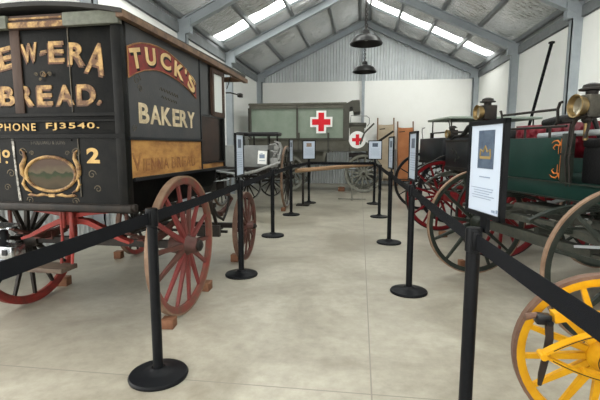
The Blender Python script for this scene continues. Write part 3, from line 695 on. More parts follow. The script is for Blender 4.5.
for x in (.0, .22, .55, .72):
    b = MB(); b.tube([(x, -.70, 1.40), (x, -.72, 1.61)], .018, 8); b.build('bench_post', M_iron, W)
b = MB()
b.strip([(.64, -.9, .95), (.72, -.9, 1.02), (.80, -.88, 1.16), (.84, -.86, 1.34), (.80, -.86, 1.46), (.70, -.86, 1.50)], .16, .03, (0, 1, 0))
b.tube([(.62, -.9, 1.30), (.76, -.92, 1.26), (.82, -.92, 1.12)], .022, 8); b.tube([(.60, -.9, 1.42), (.72, -.92, 1.44), (.80, -.92, 1.36)], .02, 8); b.tube([(.66, -.92, 1.1), (.7, -.95, 1.22), (.78, -.95, 1.3)], .025, 8)
b.box((.68, -.9, 1.06), (.18, .12, .20), bev=.03); b.box((.74, -.88, 1.36), (.12, .10, .10), bev=.02)
b.build('mudguard', M_pgreyL, W)
b = MB(); b.tube([(.22, -1.15, .86), (.40, -1.22, .90), (.60, -1.20, .98), (.85, -1.1, 1.07)], [.035, .032, .03, .028], 10); b.tube([(.22, -1.15, .86), (-.1, -1.15, .80)], .03, 8); b.tube([(.10, -1.15, .84), (.10, -1.0, .88)], .02, 8); b.build('draw_bar', M_pgreyL, W)
GW = (M_pgreyL, M_iron, M_tyre_tan, M_iron)
wheel(W, .70, .80, .0, GW, 14, (.045, .05), .016, (.08, .26), out=1, tyre_label='tan worn tyre')
wheel(W, .70, -.75, .0, GW, 14, (.045, .05), .016, (.08, .26), out=-1)
b = MB(); b.bar((-.75, 0, .7), (.8, 0, .7), .06, .06); b.box((-.35, 0, .82), (.06, .5, .2)); b.box((.4, 0, .82), (.06, .5, .2)); b.bar((0, -.1, .78), (0, 1.75, .70), .07, .07); b.build('rear_axle', M_iron, W)
GWf = (M_iron, M_iron, M_pgreyL, M_iron)
wheel(W, .46, .02, 1.95, GWf, 12, (.03, .035), .01, (.06, .18), deg=62, out=1); wheel(W, .46, -.42, 1.15, GWf, 12, (.03, .035), .01, (.06, .18), deg=62, out=-1)
b = MB(); b.bar((.02, 1.95, .46), (-.42, 1.15, .46), .05, .05); b.box((-.2, 1.55, .62), (.12, .12, .3)); b.build('front_axle', M_iron, W)
chock(-1.62, 8.98, (.09, .10, .08), 0, 'small reddish timber block at the foot of the tall thin grey wagon wheel')

# ------------------------------------------------------------------ ambulance wagon (side on, along the back)
A = thing('ambulance_wagon', 'olive army ambulance wagon with canvas side and red cross', 'wagon', (-1.5, 13.0, 0))
X0, X1 = -1.88, 1.06; D0, D1 = -.05, 1.45
b = MB(); b.box(((X0 + X1) / 2, (D0 + D1) / 2, 2.12), (X1 - X0 - .06, D1 - D0 - .06, 1.06)); b.build('canvas_tilt', M_canvas, A)
b = MB()
b.box(((X0 + X1) / 2, (D0 + D1) / 2, 2.655), (X1 - X0 + .06, D1 - D0 + .08, .07), bev=.02); b.box(((X0 + X1) / 2, D0 - .0, 2.57), (X1 - X0, .05, .09)); b.build('roof', M_amb, A)
b = MB()
for x, w_ in ((X0 + .03, .05), (X0 + 1.48, .05), (X1 + .02, .18)):
    b = MB(); b.box((x, D0 - .01, 2.12), (w_, .05, 1.07)); b.build('frame_post', M_ambd, A)
b = MB(); b.box((X0 - .02, D0 + .06, 2.1), (.06, .10, .9)); b.build('frame_post', M_iron, A)
b = MB(); b.box(((X0 + X1) / 2 + .04, (D0 + D1) / 2, 1.43), (X1 - X0 + .16, D1 - D0, .38), bev=.01); b.box((-.55, .7, 1.06), (1.9, 1.2, .40)); b.build('body', M_amb, A)
b = MB(); b.box(((X0 + X1) / 2, D0 - .03, 1.615), (X1 - X0 + .1, .05, .05)); b.box(((X0 + X1) / 2, D0 - .03, 1.26), (X1 - X0 + .2, .05, .06))
for x in (-1.3, -.35, .55): b.box((x, D0 - .03, 1.5), (.06, .05, .6))
b.build('body_rail', M_ambd, A)
b = MB(); b.bar((.52, D0 - .02, 1.45), (.40, D0 - .02, .95), .06, .08); b.bar((.52, D0 - .02, 1.45), (.70, D0 - .02, 1.23), .05, .06); b.build('side_bracket', M_amb, A)
def cross(c, h, wd, y, th):
    p = [(-wd, -h), (wd, -h), (wd, -wd), (h, -wd), (h, wd), (wd, wd), (wd, h), (-wd, h), (-wd, wd), (-h, wd), (-h, -wd), (-wd, -wd)]
    bb = MB(); bb.prism([(c[0] + x, y, c[1] + z) for x, z in p], (0, -th, 0)); return bb
wc = cross((.335, 2.115), .335, .15, D0 - .022, .012).build('white_cross_border', M_signw, A)
cross((.335, 2.115), .275, .085, D0 - .033, .008).build('red_cross', M_signr, wc)
# cab: panel, emblem disc, hood, seat
b = MB(); b.prism([(1.19, D0, 1.24), (1.80, D0, 1.24), (1.80, D0, 1.45), (1.62, D0, 1.55), (1.62, D0, 1.98), (1.19, D0, 1.98)], (0, D1 - D0, 0)); b.build('cab_body', M_amb, A)
b = MB(); b.lathe([(0, 0), (.255, 0), (.255, .02), (0, .02)], axis((1.42, D0 - .0, 1.585), (0, -1, 0)), 36); dsc = b.build('emblem_disc', M_signw, A)
cross((1.42, 1.585), .16, .05, D0 - .02, .006).build('red_cross', M_signr, dsc)
b = MB(); b.prism([(1.0, D0 - .02, 2.62), (1.25, D0 - .02, 2.74), (1.47, D0 - .02, 2.75), (1.49, D0 - .02, 2.42), (1.28, D0 - .02, 2.40), (1.26, D0 - .02, 2.56), (1.0, D0 - .02, 2.5)], (0, D1 - D0 + .04, 0)); b.build('hood', M_ambd, A)
b = MB(); b.box((1.37, .7, 2.04), (.62, 1.4, .11), bev=.03); b.build('seat_cushion', M_ambd, A)
b = MB(); b.tube([(1.20, D0, 2.10), (1.22, D0, 2.30), (1.68, D0, 2.28), (1.76, D0, 2.22), (1.76, D0, 2.06), (1.7, D0, 1.98)], .012, 8); b.build('seat_rail', M_pgreyL, A)
b = MB(); b.tube([(1.50, D0 - .1, 1.45), (1.62, D0 - .1, 1.78), (1.90, D0 - .1, 2.06)], .025, 8); b.build('brake_lever', M_ambd, A)
b = MB(); b.tube([(1.70, .5, 1.35), (1.95, .4, 1.46), (2.48, .1, 1.84)], [.03, .04, .03], 8); b.build('raised_pole', M_iron, A)
b = MB(); b.prism([(1.7, D0 + .1, 1.25), (2.05, D0 + .1, 1.42), (2.05, D0 + .1, 1.37), (1.7, D0 + .1, 1.15)], (0, 1.3, 0)); b.build('footboard', M_ambd, A)
AW = (M_ambw, M_ambw, M_ambd, M_ambw)
for x, ph in ((1.62, .2), (-.72, 0.)):
    for y, s in ((-.02, -1), (1.42, 1)):
        wheel(A, .58, x, y, AW, 12, (.06, .075), .015, (.09, .26), deg=90, spoke=(.05, .035), out=s, phase=ph)
b = MB()
for x in (1.62, -.72):
    b = MB(); b.bar((x, 0, .58), (x, 1.4, .58), .07, .08); b.build('axle', M_ambd, A)
for x in (1.62, -.72):
    for y in (.2, 1.2): ellipse_spring('leaf_spring', A, (x, y, .86), .42, .18, M_ambd, ax='x')
b = MB(); b.box((1.62, .7, 1.12), (.9, 1.2, .12)); b.box((1.7, .6, .45), (.5, .5, .2)); b.build('turntable', M_iron, A)
chock(-.55, 13.25, (.20, .14, .13), 0, 'orange brown timber block at the foot of the ambulance front wheel')

# ------------------------------------------------------------------ pole on a stand before the ambulance
b = MB(); b.tube([(-1.46, 9.78, .83), (-.6, 10.75, .865), (.36, 11.85, .905)], [.05, .052, .042], 12); o = b.build('draught_pole', M_pole); tag(o, 'long pale brown timber draught pole lying across the end of the aisle', 'pole')
t = thing('pole_stand', 'thin grey steel stand with flat foot holding up the timber pole', 'stand', (-.19, 11.215, 0), 0)
b = MB(); b.box((0, -.0, .425), (.035, .035, .79)); b.build('upright', M_ambw, t)
b = MB(); b.box((0, 0, .012), (.72, .05, .024)); b.box((0, 0, .012), (.05, .4, .024)); b.build('foot', M_ambw, t)
b = MB(); b.box((0, 0, .815), (.14, .05, .015)); b.build('cradle', M_palebar, t)
t = thing('pole_stand', 'short dark trestle under the near end of the timber pole', 'stand', (-1.32, 9.94, 0), 0)
b = MB(); b.box((0, 0, .39), (.05, .05, .77)); b.build('upright', M_iron, t)
b = MB(); b.box((0, 0, .015), (.3, .3, .03)); b.build('foot', M_iron, t)

# ------------------------------------------------------------------ stretchers leaning on the back wall
def stretcher(x0, x1, ztop, zc, mc, label):
    xm = (x0 + x1) / 2; t = thing('stretcher', label, 'stretcher', (xm, 15.2, 0), 0, 'canvas stretchers leaning on the back wall')
    yt = .66; 
    def pt(x, z): return (x, yt * z / ztop, z)
    for x in (x0 - xm, x1 - xm):
        b = MB(); b.tube([pt(x, .02), pt(x, ztop)], .026, 10); b.build('pole', M_stpole, t)
    b = MB()
    def fn(u, v):
        x = (x0 - xm) + (x1 - x0) * u; z = .18 + (zc - .18) * v
        p = pt(x, z); return (p[0], p[1] - .022 + .03 * math.sin(PI * u) + .008 * math.sin(9 * v + 5 * u), p[2] - .02 * math.sin(PI * u) * v)
    b.sheet(fn, 10, 24)
    o = b.build('canvas_bed', mc, t, ang=180); md = o.modifiers.new('thickness', 'SOLIDIFY'); md.thickness = .006
    b = MB(); b.box(pt(0, .24), (x1 - x0, .03, .03)); b.box((0, pt(0, zc - .18)[1] + .03, zc - .18), (x1 - x0, .03, .03)); b.build('spreader', M_iron, t)
    b = MB(); b.box((-.12, pt(0, zc * .93)[1] - .012, zc * .925), (.2, .02, .03), Matrix.Rotation(R_(-6), 3, 'Y')); b.build('buckle_strap', M_strap, t)
stretcher(.62, 1.19, 2.40, 2.17, M_stcream, 'cream canvas stretcher leaning on the back wall beside the tan one')
stretcher(1.33, 1.87, 2.27, 2.06, M_storange, 'tan orange canvas stretcher leaning on the back wall right of the cream one')

# ------------------------------------------------------------------ black pole on the right wall
t = thing('wall_pole', 'tall thin black pole with a flat cap leaning on the right wall', 'pole', (3.62, 10.95, 0))
b = MB(); b.tube([(0, 0, 0.01), (.24, -1.26, 3.50)], .032, 10); b.build('shaft', M_black, t)
b = MB(); b.lathe([(.06, 0), (.06, .03), (.03, .04), (0, .04)], Matrix.Translation((.24, -1.26, 3.49)), 14); b.build('cap', M_black, t)

# ------------------------------------------------------------------ green wagon facing the aisle
def carriage_lamp(parent, c, r, face=(0, 1, 0), rot=0, candle=True, tint=None):
    c = Vector(c); tint = tint or M_lampgrey
    b = MB(); b.box(c + Vector((0, -r * 1.25, 0)), (r * 1.7, r * 1.9, r * 2.0), bev=r * .12); lo = b.build('carriage_lamp', tint, parent)
    Fm = axis(c, face)
    b = MB(); b.lathe([(r * .72, -r * .5), (r * .82, -r * .3), (r * 1.0, r * .35), (r * 1.06, r * .42), (r * 1.02, r * .46), (r * .9, r * .4), (r * .75, -.1 * r), (r * .6, -r * .3)], Fm, 28); b.build('lens_ring', M_brass, lo, label='brass lens ring')
    b = MB(); b.lathe([(0, -r * .25), (r * .4, -r * .2), (r * .76, 0)], Fm, 24); b.build('lens', M_glass, lo)
    k = c + Vector((0, -r * 1.2, r * 1.0))
    b = MB(); b.lathe([(r * .5, 0), (r * .5, r * .35), (r * 1.05, r * .42), (r * 1.05, r * .56), (r * .8, r * .62), (r * .72, r * .9), (r * .3, r * 1.05), (0, r * 1.08)], Matrix.Translation(k), 24); b.build('cap', M_iron, lo)
    if candle:
        k = c + Vector((0, -r * .9, -r * 1.0))
        b = MB(); b.lathe([(0, 0), (r * .42, 0), (r * .46, -r * .25), (r * .3, -r * .45), (r * .25, -r * .5)], Matrix.Translation(k), 16); b.build('candle_socket', M_iron, lo)
        b = MB(); b.lathe([(r * .21, -r * .45), (r * .21, -r * 2.0), (r * .12, -r * 2.06), (0, -r * 2.06)], Matrix.Translation(k), 14); b.build('candle_tube', M_brass, lo)
    return lo
G = thing('green_wagon', 'dark green wagon with orange scrolls and red seat facing the aisle', 'wagon', (1.55, 3.93, 0), 107)
b = MB(); b.box((0, -.95, 1.04), (1.62, 1.9, .135), bev=.008); b.build('sill', M_green, G)
b = MB(); b.box((.0, .008, 1.105), (1.62, .02, .012)); b.box((.0, .008, .975), (1.62, .02, .012)); b.build('sill_moulding', M_greend, G)
b = MB(); b.box((.29, -.03, 1.29), (1.02, .05, .36), bev=.008); b.build('end_panel', M_green, G)
for x in (-.265, -.75):
    b = MB(); b.box((x, -.02, 1.30), (.07, .07, .40), bev=.008); b.build('corner_post', M_greend, G)
for sx in (-1, 1):
    b = MB(); b.box((sx * .79, -.95, 1.29), (.04, 1.85, .36)); b.build('side_panel', M_green, G)
b = MB(); b.box((-.53, -.16, 1.25), (.45, .10, .30), bev=.03); b.box((-.53, -.17, 1.42), (.45, .14, .08), bev=.03); b.build('dash_apron', M_leather, G)
b = MB()
def scr(pts, th): b.tube([(x - .028, .004, z) for x, z in pts], th, 6)
for cz_, s in ((1.425, 1), (1.16, -1)):
    scr([(-.165, cz_ - s * .09), (-.165, cz_ - s * .03), (-.175, cz_), (-.15, cz_ + s * .02), (-.11, cz_ + s * .015), (-.085, cz_ - s * .003)], [.0015, .003, .005, .006, .004, .0015])
    scr([(-.165, cz_ - s * .02), (-.13, cz_ - s * .015), (-.105, cz_ - s * .04), (-.125, cz_ - s * .055)], [.004, .006, .004, .002])
    scr([(-.18, cz_ - s * .02), (-.19, cz_ + s * .02)], [.006, .003])
scr([(-.19, 1.13), (-.19, 1.46)], .0018)
b.build('orange_scrollwork', M_orange, G)
b = MB(); b.tube([(.75, -.03, 1.56), (.2, -.03, 1.56), (-.22, -.03, 1.56)], .011, 8)
for x in (.72, .27, -.04): b.tube([(x, -.03, 1.46), (x, -.03, 1.56)], .011, 8)
for x in (-.295, -.335): b.tube([(x, -.0, 1.08), (x, .03, 1.3), (x, -.0, 1.585)], .0065, 8)
b.tube([(-.31, 0, 1.40), (-.33, .01, 1.56), (-.38, .02, 1.61), (-.46, .0, 1.63)], .014, 8); b.box((-.28, .0, 1.335), (.12, .03, .018)); b.box((-.28, 0, 1.60), (.12, .03, .02)); b.build('guard_rail', M_iron, G)
b = MB(); b.tube([(.62, -.03, 1.70), (-.11, -.03, 1.70)], .011, 8); b.tube([(.62, -.03, 1.66), (.635, -.03, 1.71), (.65, -.03, 1.745), (.66, -.03, 1.74)], .011, 8); b.tube([(-.10, -.03, 1.575), (-.12, -.03, 1.60), (-.11, -.03, 1.70), (-.13, -.03, 1.75), (-.155, -.03, 1.755)], .012, 8); b.tube([(.62, -.03, 1.56), (.62, -.03, 1.67)], .010, 8); b.build('whip_rail', M_iron, G)
b = MB(); b.tube([(.20, -.12, 1.49), (-.2, -.12, 1.50), (-.78, -.12, 1.51)], .024, 10); b.build('pale_rail', M_palebar, G)
# red buttoned seat
def pad(name, x0, x1, y, z0, z1, m):
    b = MB(); nx = 48; nz = 12; cell = .11
    def fn(u, v):
        x = x0 + (x1 - x0) * u; z = z0 + (z1 - z0) * v
        a = abs(math.sin(PI * (x + z * 1.2) / cell)); c_ = abs(math.sin(PI * (x - z * 1.2) / cell))
        e = min(1, min(u, 1 - u) * 12) * min(1, min(v, 1 - v) * 5)
        return (x, y + (.02 + .03 * (a * c_) ** .5) * e, z)
    b.sheet(fn, nx, nz); b.box(((x0 + x1) / 2, y - .04, (z0 + z1) / 2), (x1 - x0, .08, z1 - z0))
    return b.build(name, m, G, ang=80)
pad('seat_back', -.27, .72, -.26, 1.30, 1.60, M_redl)
b = MB(); b.box((0, -.58, 1.40), (1.3, .44, .12), bev=.04); b.build('seat_cushion', M_redl, G)
b = MB(); b.tube([(.14, -.12, 1.60), (.02, -.12, 1.615), (-.16, -.12, 1.625), (-.26, -.12, 1.66), (-.32, -.12, 1.73)], [.035, .036, .04, .042, .045], 12); b.tube([(.10, -.12, 1.60), (.12, -.14, 1.5)], .016, 8); b.tube([(-.32, -.12, 1.73), (-.33, -.2, 1.55), (-.34, -.25, 1.4)], .018, 8); b.build('padded_arm', M_leather, G)
carriage_lamp(G, (-.385, .02, 1.70), .085, (.12, 1, .02))
b = MB(); b.tube([(-.385, -.06, 1.62), (-.42, -.05, 1.56), (-.42, -.02, 1.46)], .012, 8); b.build('lamp_bracket', M_iron, G)
b = MB(); b.tube([(.90, -.06, 1.68), (.84, -.03, 1.56), (.80, -.03, 1.45)], .014, 8); b.build('lamp_bracket', M_iron, G)
carriage_lamp(G, (.90, .05, 1.75), .075, (.1, 1, 0), tint=M_iron, candle=False)
GWm = (M_greend, M_greend, M_tyre_tan, M_greend)
wheel(G, .575, .92, 0, GWm, 12, (.031, .048), .012, (.075, .26), out=1, spoke=(.036, .026), phase=.35, tyre_label='worn tan tyre')
wheel(G, .575, -.92, 0.03, GWm, 12, (.031, .048), .012, (.075, .26), out=-1, deg=-10, spoke=(.036, .026), phase=.5, tyre_label='worn tan tyre')
wheel(G, .60, .88, -1.55, GWm, 12, (.031, .048), .012, (.075, .26), out=1, spoke=(.036, .026))
wheel(G, .60, -.88, -1.55, GWm, 12, (.031, .048), .012, (.075, .26), out=-1, spoke=(.036, .026))
b = MB(); b.bar((-.92, 0, .575), (.92, 0, .575), .06, .065); b.bar((-.62, 0, .61), (.62, 0, .61), .08, .06); b.build('axle', M_greyg, G)
b = MB(); b.bar((-.9, -1.55, .6), (.9, -1.55, .6), .06, .065); b.build('axle', M_greyg, G)
b = MB(); b.strip([(x, .02, z) for x, z in ((-.80, .70), (-.5, .735), (-.2, .75), (.2, .75), (.5, .735), (.80, .70))], .09, .055, (0, 1, 0)); b.bar((-.7, -.1, .80), (.7, -.1, .80), .05, .05); b.box((0, -.1, .86), (.5, .3, .04)); b.build('bolster', M_greyg, G)
for x in (-.45, .45):
    ellipse_spring('leaf_spring', G, (x, 0, .84), .42, .10, M_greend); ellipse_spring('leaf_spring', G, (x, -1.55, .82), .42, .13, M_greend)
b = MB(); b.bar((0, 0, .66), (0, -1.55, .62), .06, .06); b.bar((-.3, .1, .78), (-.3, -1.5, .78), .04, .04); b.bar((.3, .1, .78), (.3, -1.5, .78), .04, .04)
b.tube([(.55, .0, .80), (.2, -.3, .86), (-.2, -.35, .80), (-.6, .05, .84)], .018, 8); b.build('perch', M_greyg, G)
b = MB(); b.strip([(.42, -.28, .78), (.30, -.28, .82), (.12, -.28, .90), (-.02, -.28, .955)], .03, .035, (0, 1, 0)); b.build('bright_step_iron', M_palebar, G)
b = MB(); b.strip([(-.5, .05, .64), (-.8, .07, .70)], .04, .02, (0, 1, 0)); b.build('bright_step_iron', M_palebar, G)
chock(1.19, 5.02, (.06, .07, .09), 15, 'small tan timber block by the tan-tyred wheel behind the big sign post')

# ------------------------------------------------------------------ red wheeled wagon
Rr = thing('red_wheeled_wagon', 'black wagon on bright crimson wheels behind the green wagon', 'wagon', (1.537, 6.37, 0), 103.6)
b = MB(); b.box((.03, -.85, 1.265), (1.24, 1.8, .43), bev=.012); b.build('body', M_cblack, Rr)
b = MB(); b.box((.03, -.85, 1.06), (1.28, 1.82, .05)); b.box((.03, -.85, 1.475), (1.28, 1.82, .03)); b.build('body_moulding', M_iron, Rr)
b = MB()
for x, z, r0, s in ((.30, 1.28, .06, 1), (.38, 1.34, .04, -1), (.22, 1.22, .04, -1), (.30, 1.18, .03, 1)): b.tube([(x + s * r0 * (1 - q / 14) * math.cos(q * .6), .054, z + r0 * (1 - q / 14) * math.sin(q * .6)) for q in range(12)], .004, 6)
b.build('painted_scrollwork', M_greyg, Rr)
b = MB(); b.tube([(.52, .02, 1.50), (.40, .02, 1.54), (.20, .02, 1.545), (.10, .02, 1.59), (.0, .02, 1.66), (-.12, .02, 1.69), (-.5, -.1, 1.69)], [.022, .024, .026, .032, .036, .036, .034], 10); b.build('padded_arm', M_leather, Rr)
b = MB(); b.tube([(.62, 0, 1.49), (.62, 0, 1.60), (-.55, 0, 1.60), (-.55, 0, 1.49)], .012, 8); b.tube([(.62, 0, 1.6), (.66, 0, 1.75), (.72, 0, 1.80)], .009, 8); b.build('guard_rail', M_iron, Rr)
b = MB(); b.box((0, -.7, 1.55), (1.1, .5, .14), bev=.04); b.build('seat', M_leather, Rr)
carriage_lamp(Rr, (.56, .06, 1.585), .062, (0, 1, 0), tint=M_iron, candle=False)
RW = (M_redb, M_redb, M_iron, M_redb)
wheel(Rr, .585, .90, 0, RW, 14, (.045, .055), .014, (.085, .26), out=1, spoke=(.036, .028), phase=.2)
wheel(Rr, .585, -.90, 0, RW, 14, (.045, .055), .014, (.085, .26), out=-1, spoke=(.036, .028))
wheel(Rr, .60, .86, -1.5, RW, 14, (.045, .055), .014, (.085, .26), out=1, spoke=(.036, .028))
wheel(Rr, .60, -.86, -1.5, RW, 14, (.045, .055), .014, (.085, .26), out=-1, spoke=(.036, .028))
b = MB(); b.bar((-.9, 0, .585), (.9, 0, .585), .07, .07); b.box((.42, 0, .62), (.5, .10, .17), bev=.015); b.build('axle', M_redb, Rr)
b = MB(); b.bar((-.88, -1.5, .6), (.88, -1.5, .6), .07, .07); b.build('axle', M_redb, Rr)
for x in (-.45, .45):
    ellipse_spring('leaf_spring', Rr, (x, 0, .84), .42, .17, M_greyg); ellipse_spring('leaf_spring', Rr, (x, -1.5, .84), .42, .17, M_greyg)
b = MB(); b.bar((0, 0, .64), (0, -1.5, .64), .06, .07); b.bar((-.6, .02, .80), (.6, .02, .80), .06, .05); b.build('perch', M_redb, Rr)
b = MB(); b.strip([(x, .12, z) for x, z in ((.80, .98), (.5, .94), (.2, .99), (-.2, .93), (-.7, .98))], .05, .03, (0, 1, 0)); b.tube([(.7, .1, .80), (.3, .14, .90), (-.3, .14, .84)], .018, 8); b.build('splinter_bar', M_greyg, Rr)
chock(1.30, 6.72, (.10, .10, .09), 20, 'small brown timber block on the floor behind the crimson wheel')

# ------------------------------------------------------------------ black canopied wagon
K = thing('black_canopied_wagon', 'black wagon with flat grey green canopy behind the crimson wheels', 'wagon', (1.52, 8.76, 0), 100)
b = MB(); b.box((0, -.80, 1.32), (1.3, 1.9, .46), bev=.012); b.build('body', M_cblack, K)
b = MB(); b.box((0, -.80, 1.08), (1.34, 1.92, .05)); b.build('body_moulding', M_iron, K)
b = MB(); b.box((0, -.85, 1.915), (1.2, 1.75, .045), bev=.02); b.build('canopy', M_olivegrey, K)
for x in (-.5, .5):
    for y in (-.06, -1.6):
        b = MB(); b.tube([(x, y, 1.53), (x, y, 1.90)], .014, 8); b.build('canopy_post', M_iron, K)
b = MB(); b.tube([(.55, -.04, 1.66), (-.55, -.04, 1.66), (-.55, -1.6, 1.66)], .014, 8); b.box((.5, -.05, 1.60), (.06, .06, .14)); b.tube([(.6, .1, 1.5), (.62, .12, 1.68), (.56, .14, 1.76), (.4, .14, 1.77)], .008, 8); b.build('guard_rail', M_iron, K)
b = MB(); b.box((0, -.8, 1.58), (1.1, .5, .12), bev=.04); b.build('seat', M_leather, K)
KW = (M_cblack, M_cblack, M_iron, M_cblack)
wheel(K, .63, .86, 0, KW, 12, (.035, .045), .014, (.07, .24), out=1, spoke=(.028, .02))
wheel(K, .63, -.82, 0, KW, 12, (.035, .045), .014, (.07, .24), out=-1, spoke=(.028, .02))
wheel(K, .63, .80, -1.5, KW, 12, (.035, .045), .014, (.07, .24), out=1, spoke=(.028, .02))
wheel(K, .63, -.80, -1.5, KW, 12, (.035, .045), .014, (.07, .24), out=-1, spoke=(.028, .02))
b = MB(); b.bar((-.84, 0, .63), (.86, 0, .63), .06, .06); b.build('axle', M_iron, K)
b = MB(); b.bar((-.8, -1.5, .63), (.8, -1.5, .63), .06, .06); b.bar((0, 0, .66), (0, -1.5, .66), .05, .05); b.build('axle', M_iron, K)
for x in (-.42, .42):
    ellipse_spring('leaf_spring', K, (x, 0, .86), .4, .18, M_iron); ellipse_spring('leaf_spring', K, (x, -1.5, .86), .4, .18, M_iron)

# ------------------------------------------------------------------ yellow forecarriage in the near right corner
Yw = thing('yellow_forecarriage', 'bright yellow spoked wheel forecarriage with leaf spring near the aisle', 'wagon', (1.172, 2.10, 0), 88)
YM = (M_yellow, M_yellow, M_tyre_br, M_yellow)
yw1 = wheel(Yw, .405, 0, 0, YM, 14, (.042, .042), .016, (.075, .20), out=1, deg=-4, spoke=(.032, .024), dish=.015, phase=.25, tyre_label='rusty brown iron tyre')
wheel(Yw, .405, -1.22, 0, YM, 14, (.042, .042), .016, (.06, .20), out=-1, spoke=(.032, .024), dish=.015)
b = MB(); b.lathe([(.062, 0), (.062, .008), (.04, .008), (.04, 0)], Matrix.Translation((-.075, 0, .405)) @ Matrix.Rotation(-PI / 2, 4, 'Y'), 24, close=True); b.lathe([(.052, .03), (.056, .034), (.052, .038)], Matrix.Translation((-.075, 0, .405)) @ Matrix.Rotation(-PI / 2, 4, 'Y'), 24); b.build('hub_band', M_ybolt, Yw)
b = MB(); b.tube([(-.08, 0, .405), (-.2, 0, .405)], .028, 14); b.bar((-.2, 0, .405), (-1.14, 0, .405), .05, .05); b.build('axle', M_cblack, Yw)
for x in (-.20, -1.02):
    b = MB()
    for sg in (1, -1):
        for l in range(2):
            f = (1, .55)[l]; pts = []
            for i in range(-10, 11):
                u = i / 10 * f; pts.append((x, .37 * u - .02, .475 + (.135 if sg > 0 else -.105) * (1 - u * u) + .012 - sg * 0 - l * .014 * sg))
            b.strip(pts, .042, .013, (1, 0, 0))
    for sg in (-1, 1): b.tube([(x - .028, .37 * sg - .02, .482), (x + .028, .37 * sg - .02, .482)], .016, 10)
    b.box((x, -.02, .61), (.06, .10, .05)); b.box((x, -.02, .385), (.06, .08, .05)); sp_ = b.build('elliptic_spring', M_yellow, Yw)
    b = MB()
    for sg in (1, -1): b.strip([(x - .0215, .333 * i / 8 - .02, .487 + (.135 if sg > 0 else -.105) * (1 - (.9 * i / 8) ** 2)) for i in range(-8, 9)], .002, .004, (1, 0, 0))
    b.build('spring_lining', M_ybolt, sp_)
b = MB(); b.bar((-.20, -.02, .65), (-1.02, -.02, .65), .07, .05); b.lathe([(.22, 0), (.26, 0), (.26, .025), (.22, .025)], Matrix.Translation((-.61, -.02, .68)), 28, close=True); b.build('bolster', M_yellow, Yw)
b = MB(); b.strip([(-.11, -.06, .615), (-.11, .10, .645), (-.11, .21, .640), (-.11, .285, .628)], [.05, .05, .05, .06], [.035, .035, .035, .045], (1, 0, 0)); b.tube([(-.11, .10, .63), (-.11, .03, .56), (-.11, -.02, .50)], .014, 8); b.bar((-.11, -.06, .62), (-.22, -.06, .625), .04, .04); b.build('shaft_bracket', M_yellow, Yw)
b = MB(); b.box((-.11, .325, .615), (.055, .065, .045), bev=.008); b.tube([(-.15, .305, .608), (-.07, .305, .608)], .014, 10); b.build('shaft_socket', M_cblack, Yw)
b = MB(); b.tube([(-.11, .35, .632), (-.11, .40, .618)], [.013, .017], 10); b.build('socket_bolt', M_tyre_br, Yw)
b = MB(); b.strip([(-.118, .30, .60), (-.122, .295, .53), (-.125, .305, .44), (-.128, .32, .35), (-.128, .325, .30)], .012, [.034, .032, .03, .026, .014], (1, 0, 0)); b.build('leather_strap', M_strap, Yw)

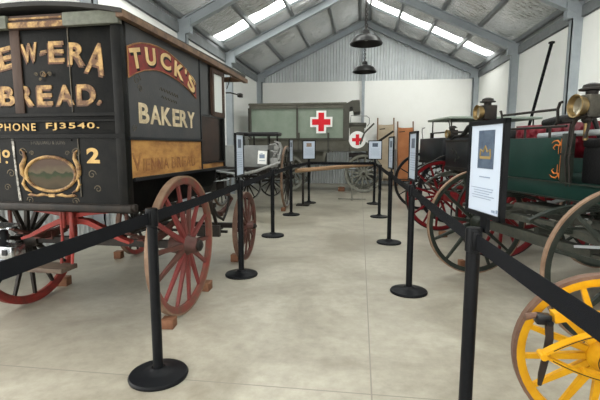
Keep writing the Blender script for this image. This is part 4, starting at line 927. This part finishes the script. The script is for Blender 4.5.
# ------------------------------------------------------------------ barrier stanchions, belts and notices
def stanchion(x, y, nxt, label, sign=None):
    t = thing('barrier_stanchion', label, 'stanchion', (x, y, 0), 0, 'black belt barrier stanchions')
    b = MB(); b.lathe([(0, 0), (.175, 0), (.178, .012), (.170, .024), (.10, .035), (.055, .045), (.04, .06), (0, .06)], None, 40); b.build('base', M_black, t)
    b = MB(); b.lathe([(.03, .05), (.03, .94), (0, .94)], None, 24); b.build('post', M_black, t)
    b = MB(); b.lathe([(.030, .93), (.036, .935), (.036, 1.03), (.033, 1.04), (0, 1.04)], None, 24); b.box((0, .036, .985), (.03, .02, .085), bev=.004); b.box((0, -.036, .985), (.03, .02, .085), bev=.004); b.build('belt_cassette', M_black, t)
    if nxt:
        dx, dy = nxt[0] - x, nxt[1] - y; Ln = math.hypot(dx, dy); ux, uy = dx / Ln, dy / Ln
        b = MB(); n = 14
        pts = [(ux * (.034 + (Ln - .068) * i / n), uy * (.034 + (Ln - .068) * i / n), .985 - .006 * math.sin(PI * i / n)) for i in range(n + 1)]
        b.strip(pts, .067, .003, (0, 0, 1)); b.build('belt', M_belt, t)
    if sign:
        deg, dark = sign
        w_, h_, zc_, ofx = (.315, .42, 1.300, .035) if dark == 'big' else (.33, .455, 1.305, 0); Rz = Matrix.Rotation(R_(deg), 4, 'Z')
        def P(o): o.data.transform(Matrix.Translation((ofx, 0, 0)) @ Rz); return o
        b = MB(); fr = .02
        b.box((0, 0, zc_ + h_ / 2 - fr / 2), (w_, .022, fr)); b.box((0, 0, zc_ - h_ / 2 + fr / 2), (w_, .022, fr)); b.box((-w_ / 2 + fr / 2, 0, zc_), (fr, .022, h_)); b.box((w_ / 2 - fr / 2, 0, zc_), (fr, .022, h_)); b.box((0, .006, zc_), (w_ - .01, .008, h_ - .01))
        b.box((0, .01, 1.055), (.05, .02, .07)); fo = P(b.build('sign_frame', M_black, t))
        b = MB(); b.box((0, -.001, zc_), (w_ - 2 * fr, .004, h_ - 2 * fr)); P(b.build('notice_sheet', M_paper, fo))
        b = MB()
        if dark == 'big':
            b.box((-.0, -.0035, zc_ + .085), (.135, .003, .165)); P(b.build('notice_picture', M_pic, fo))
            b = MB(); b.tube([(-.045, -.006, zc_ + .055), (-.04, -.006, zc_ + .085), (-.018, -.006, zc_ + .075), (0, -.006, zc_ + .10), (.018, -.006, zc_ + .075), (.04, -.006, zc_ + .085), (.045, -.006, zc_ + .055)], .004, 6); b.box((0, -.006, zc_ + .05), (.09, .003, .012)); P(b.build('printed_crest', M_goldprint, fo))
            b = MB(); b.box((0, -.0035, zc_ - .035), (.09, .003, .005)); 
            for j in range(5): b.box((-.02 + .01 * (j % 2), -.0035, zc_ - .085 - .011 * j), (.19 - .03 * (j % 3), .003, .0025))
            b.box((.085, -.0035, zc_ - .175), (.025, .003, .010)); b.box((.115, -.0035, zc_ - .172), (.012, .003, .014)); P(b.build('notice_print', M_ink, fo))
        else:
            b.box((0, -.0035, zc_ + .12), (.13, .003, .09)); P(b.build('notice_picture', M_gpic if dark == 'brown' else M_pic, fo))
            b = MB()
            for j in range(8): b.box((0, -.0035, zc_ + .03 - .022 * j), (.22 - .02 * (j % 3), .003, .004))
            P(b.build('notice_print', M_paper if dark == 'plain' else M_ink, fo))
    return t
LS = [(-1.2, .12), (-1.2, 2.31), (-1.26, 4.38), (-1.33, 6.42), (-1.37, 8.48), (-1.23, 10.36)]
RS = [(.615, .12), (.51, 1.95), (.49, 4.07), (.44, 6.18), (.40, 8.47), (.36, 10.4)]
stanchion(*LS[0], LS[1], 'black stanchion at the near end of the left barrier, only its belt in view')
stanchion(*LS[1], LS[2], 'black stanchion with no notice beside the bakery van rear wheel')
stanchion(*LS[2], LS[3], 'black stanchion with narrow edge-on notice beside the van front wheel', (91.5, 'blue'))
stanchion(*LS[3], LS[4], 'black stanchion without notice past the van, before the grey wagon')
stanchion(*LS[4], LS[5], 'black stanchion with edge-on notice beside the tall thin wagon wheel', (87, 'blue'))
stanchion(*LS[5], RS[5], 'black stanchion with brown picture notice in front of the ambulance', (24, 'brown'))
stanchion(*RS[0], RS[1], 'black stanchion at the near end of the right barrier, only its belt in view')
stanchion(*RS[1], RS[2], 'black stanchion with the large blue notice beside the yellow wheel', (-78, 'big'))
stanchion(*RS[2], RS[3], 'black stanchion with narrow notice in front of the crimson wheel', (-85, 'blue'))
stanchion(*RS[3], RS[4], 'black stanchion with edge-on notice before the tan stretcher', (-82.7, 'blue'))
stanchion(*RS[4], RS[5], 'black stanchion with no notice just before the last one on its side')
stanchion(*RS[5], None, 'black stanchion with facing notice in front of the cream stretcher', (-4, 'blue'))
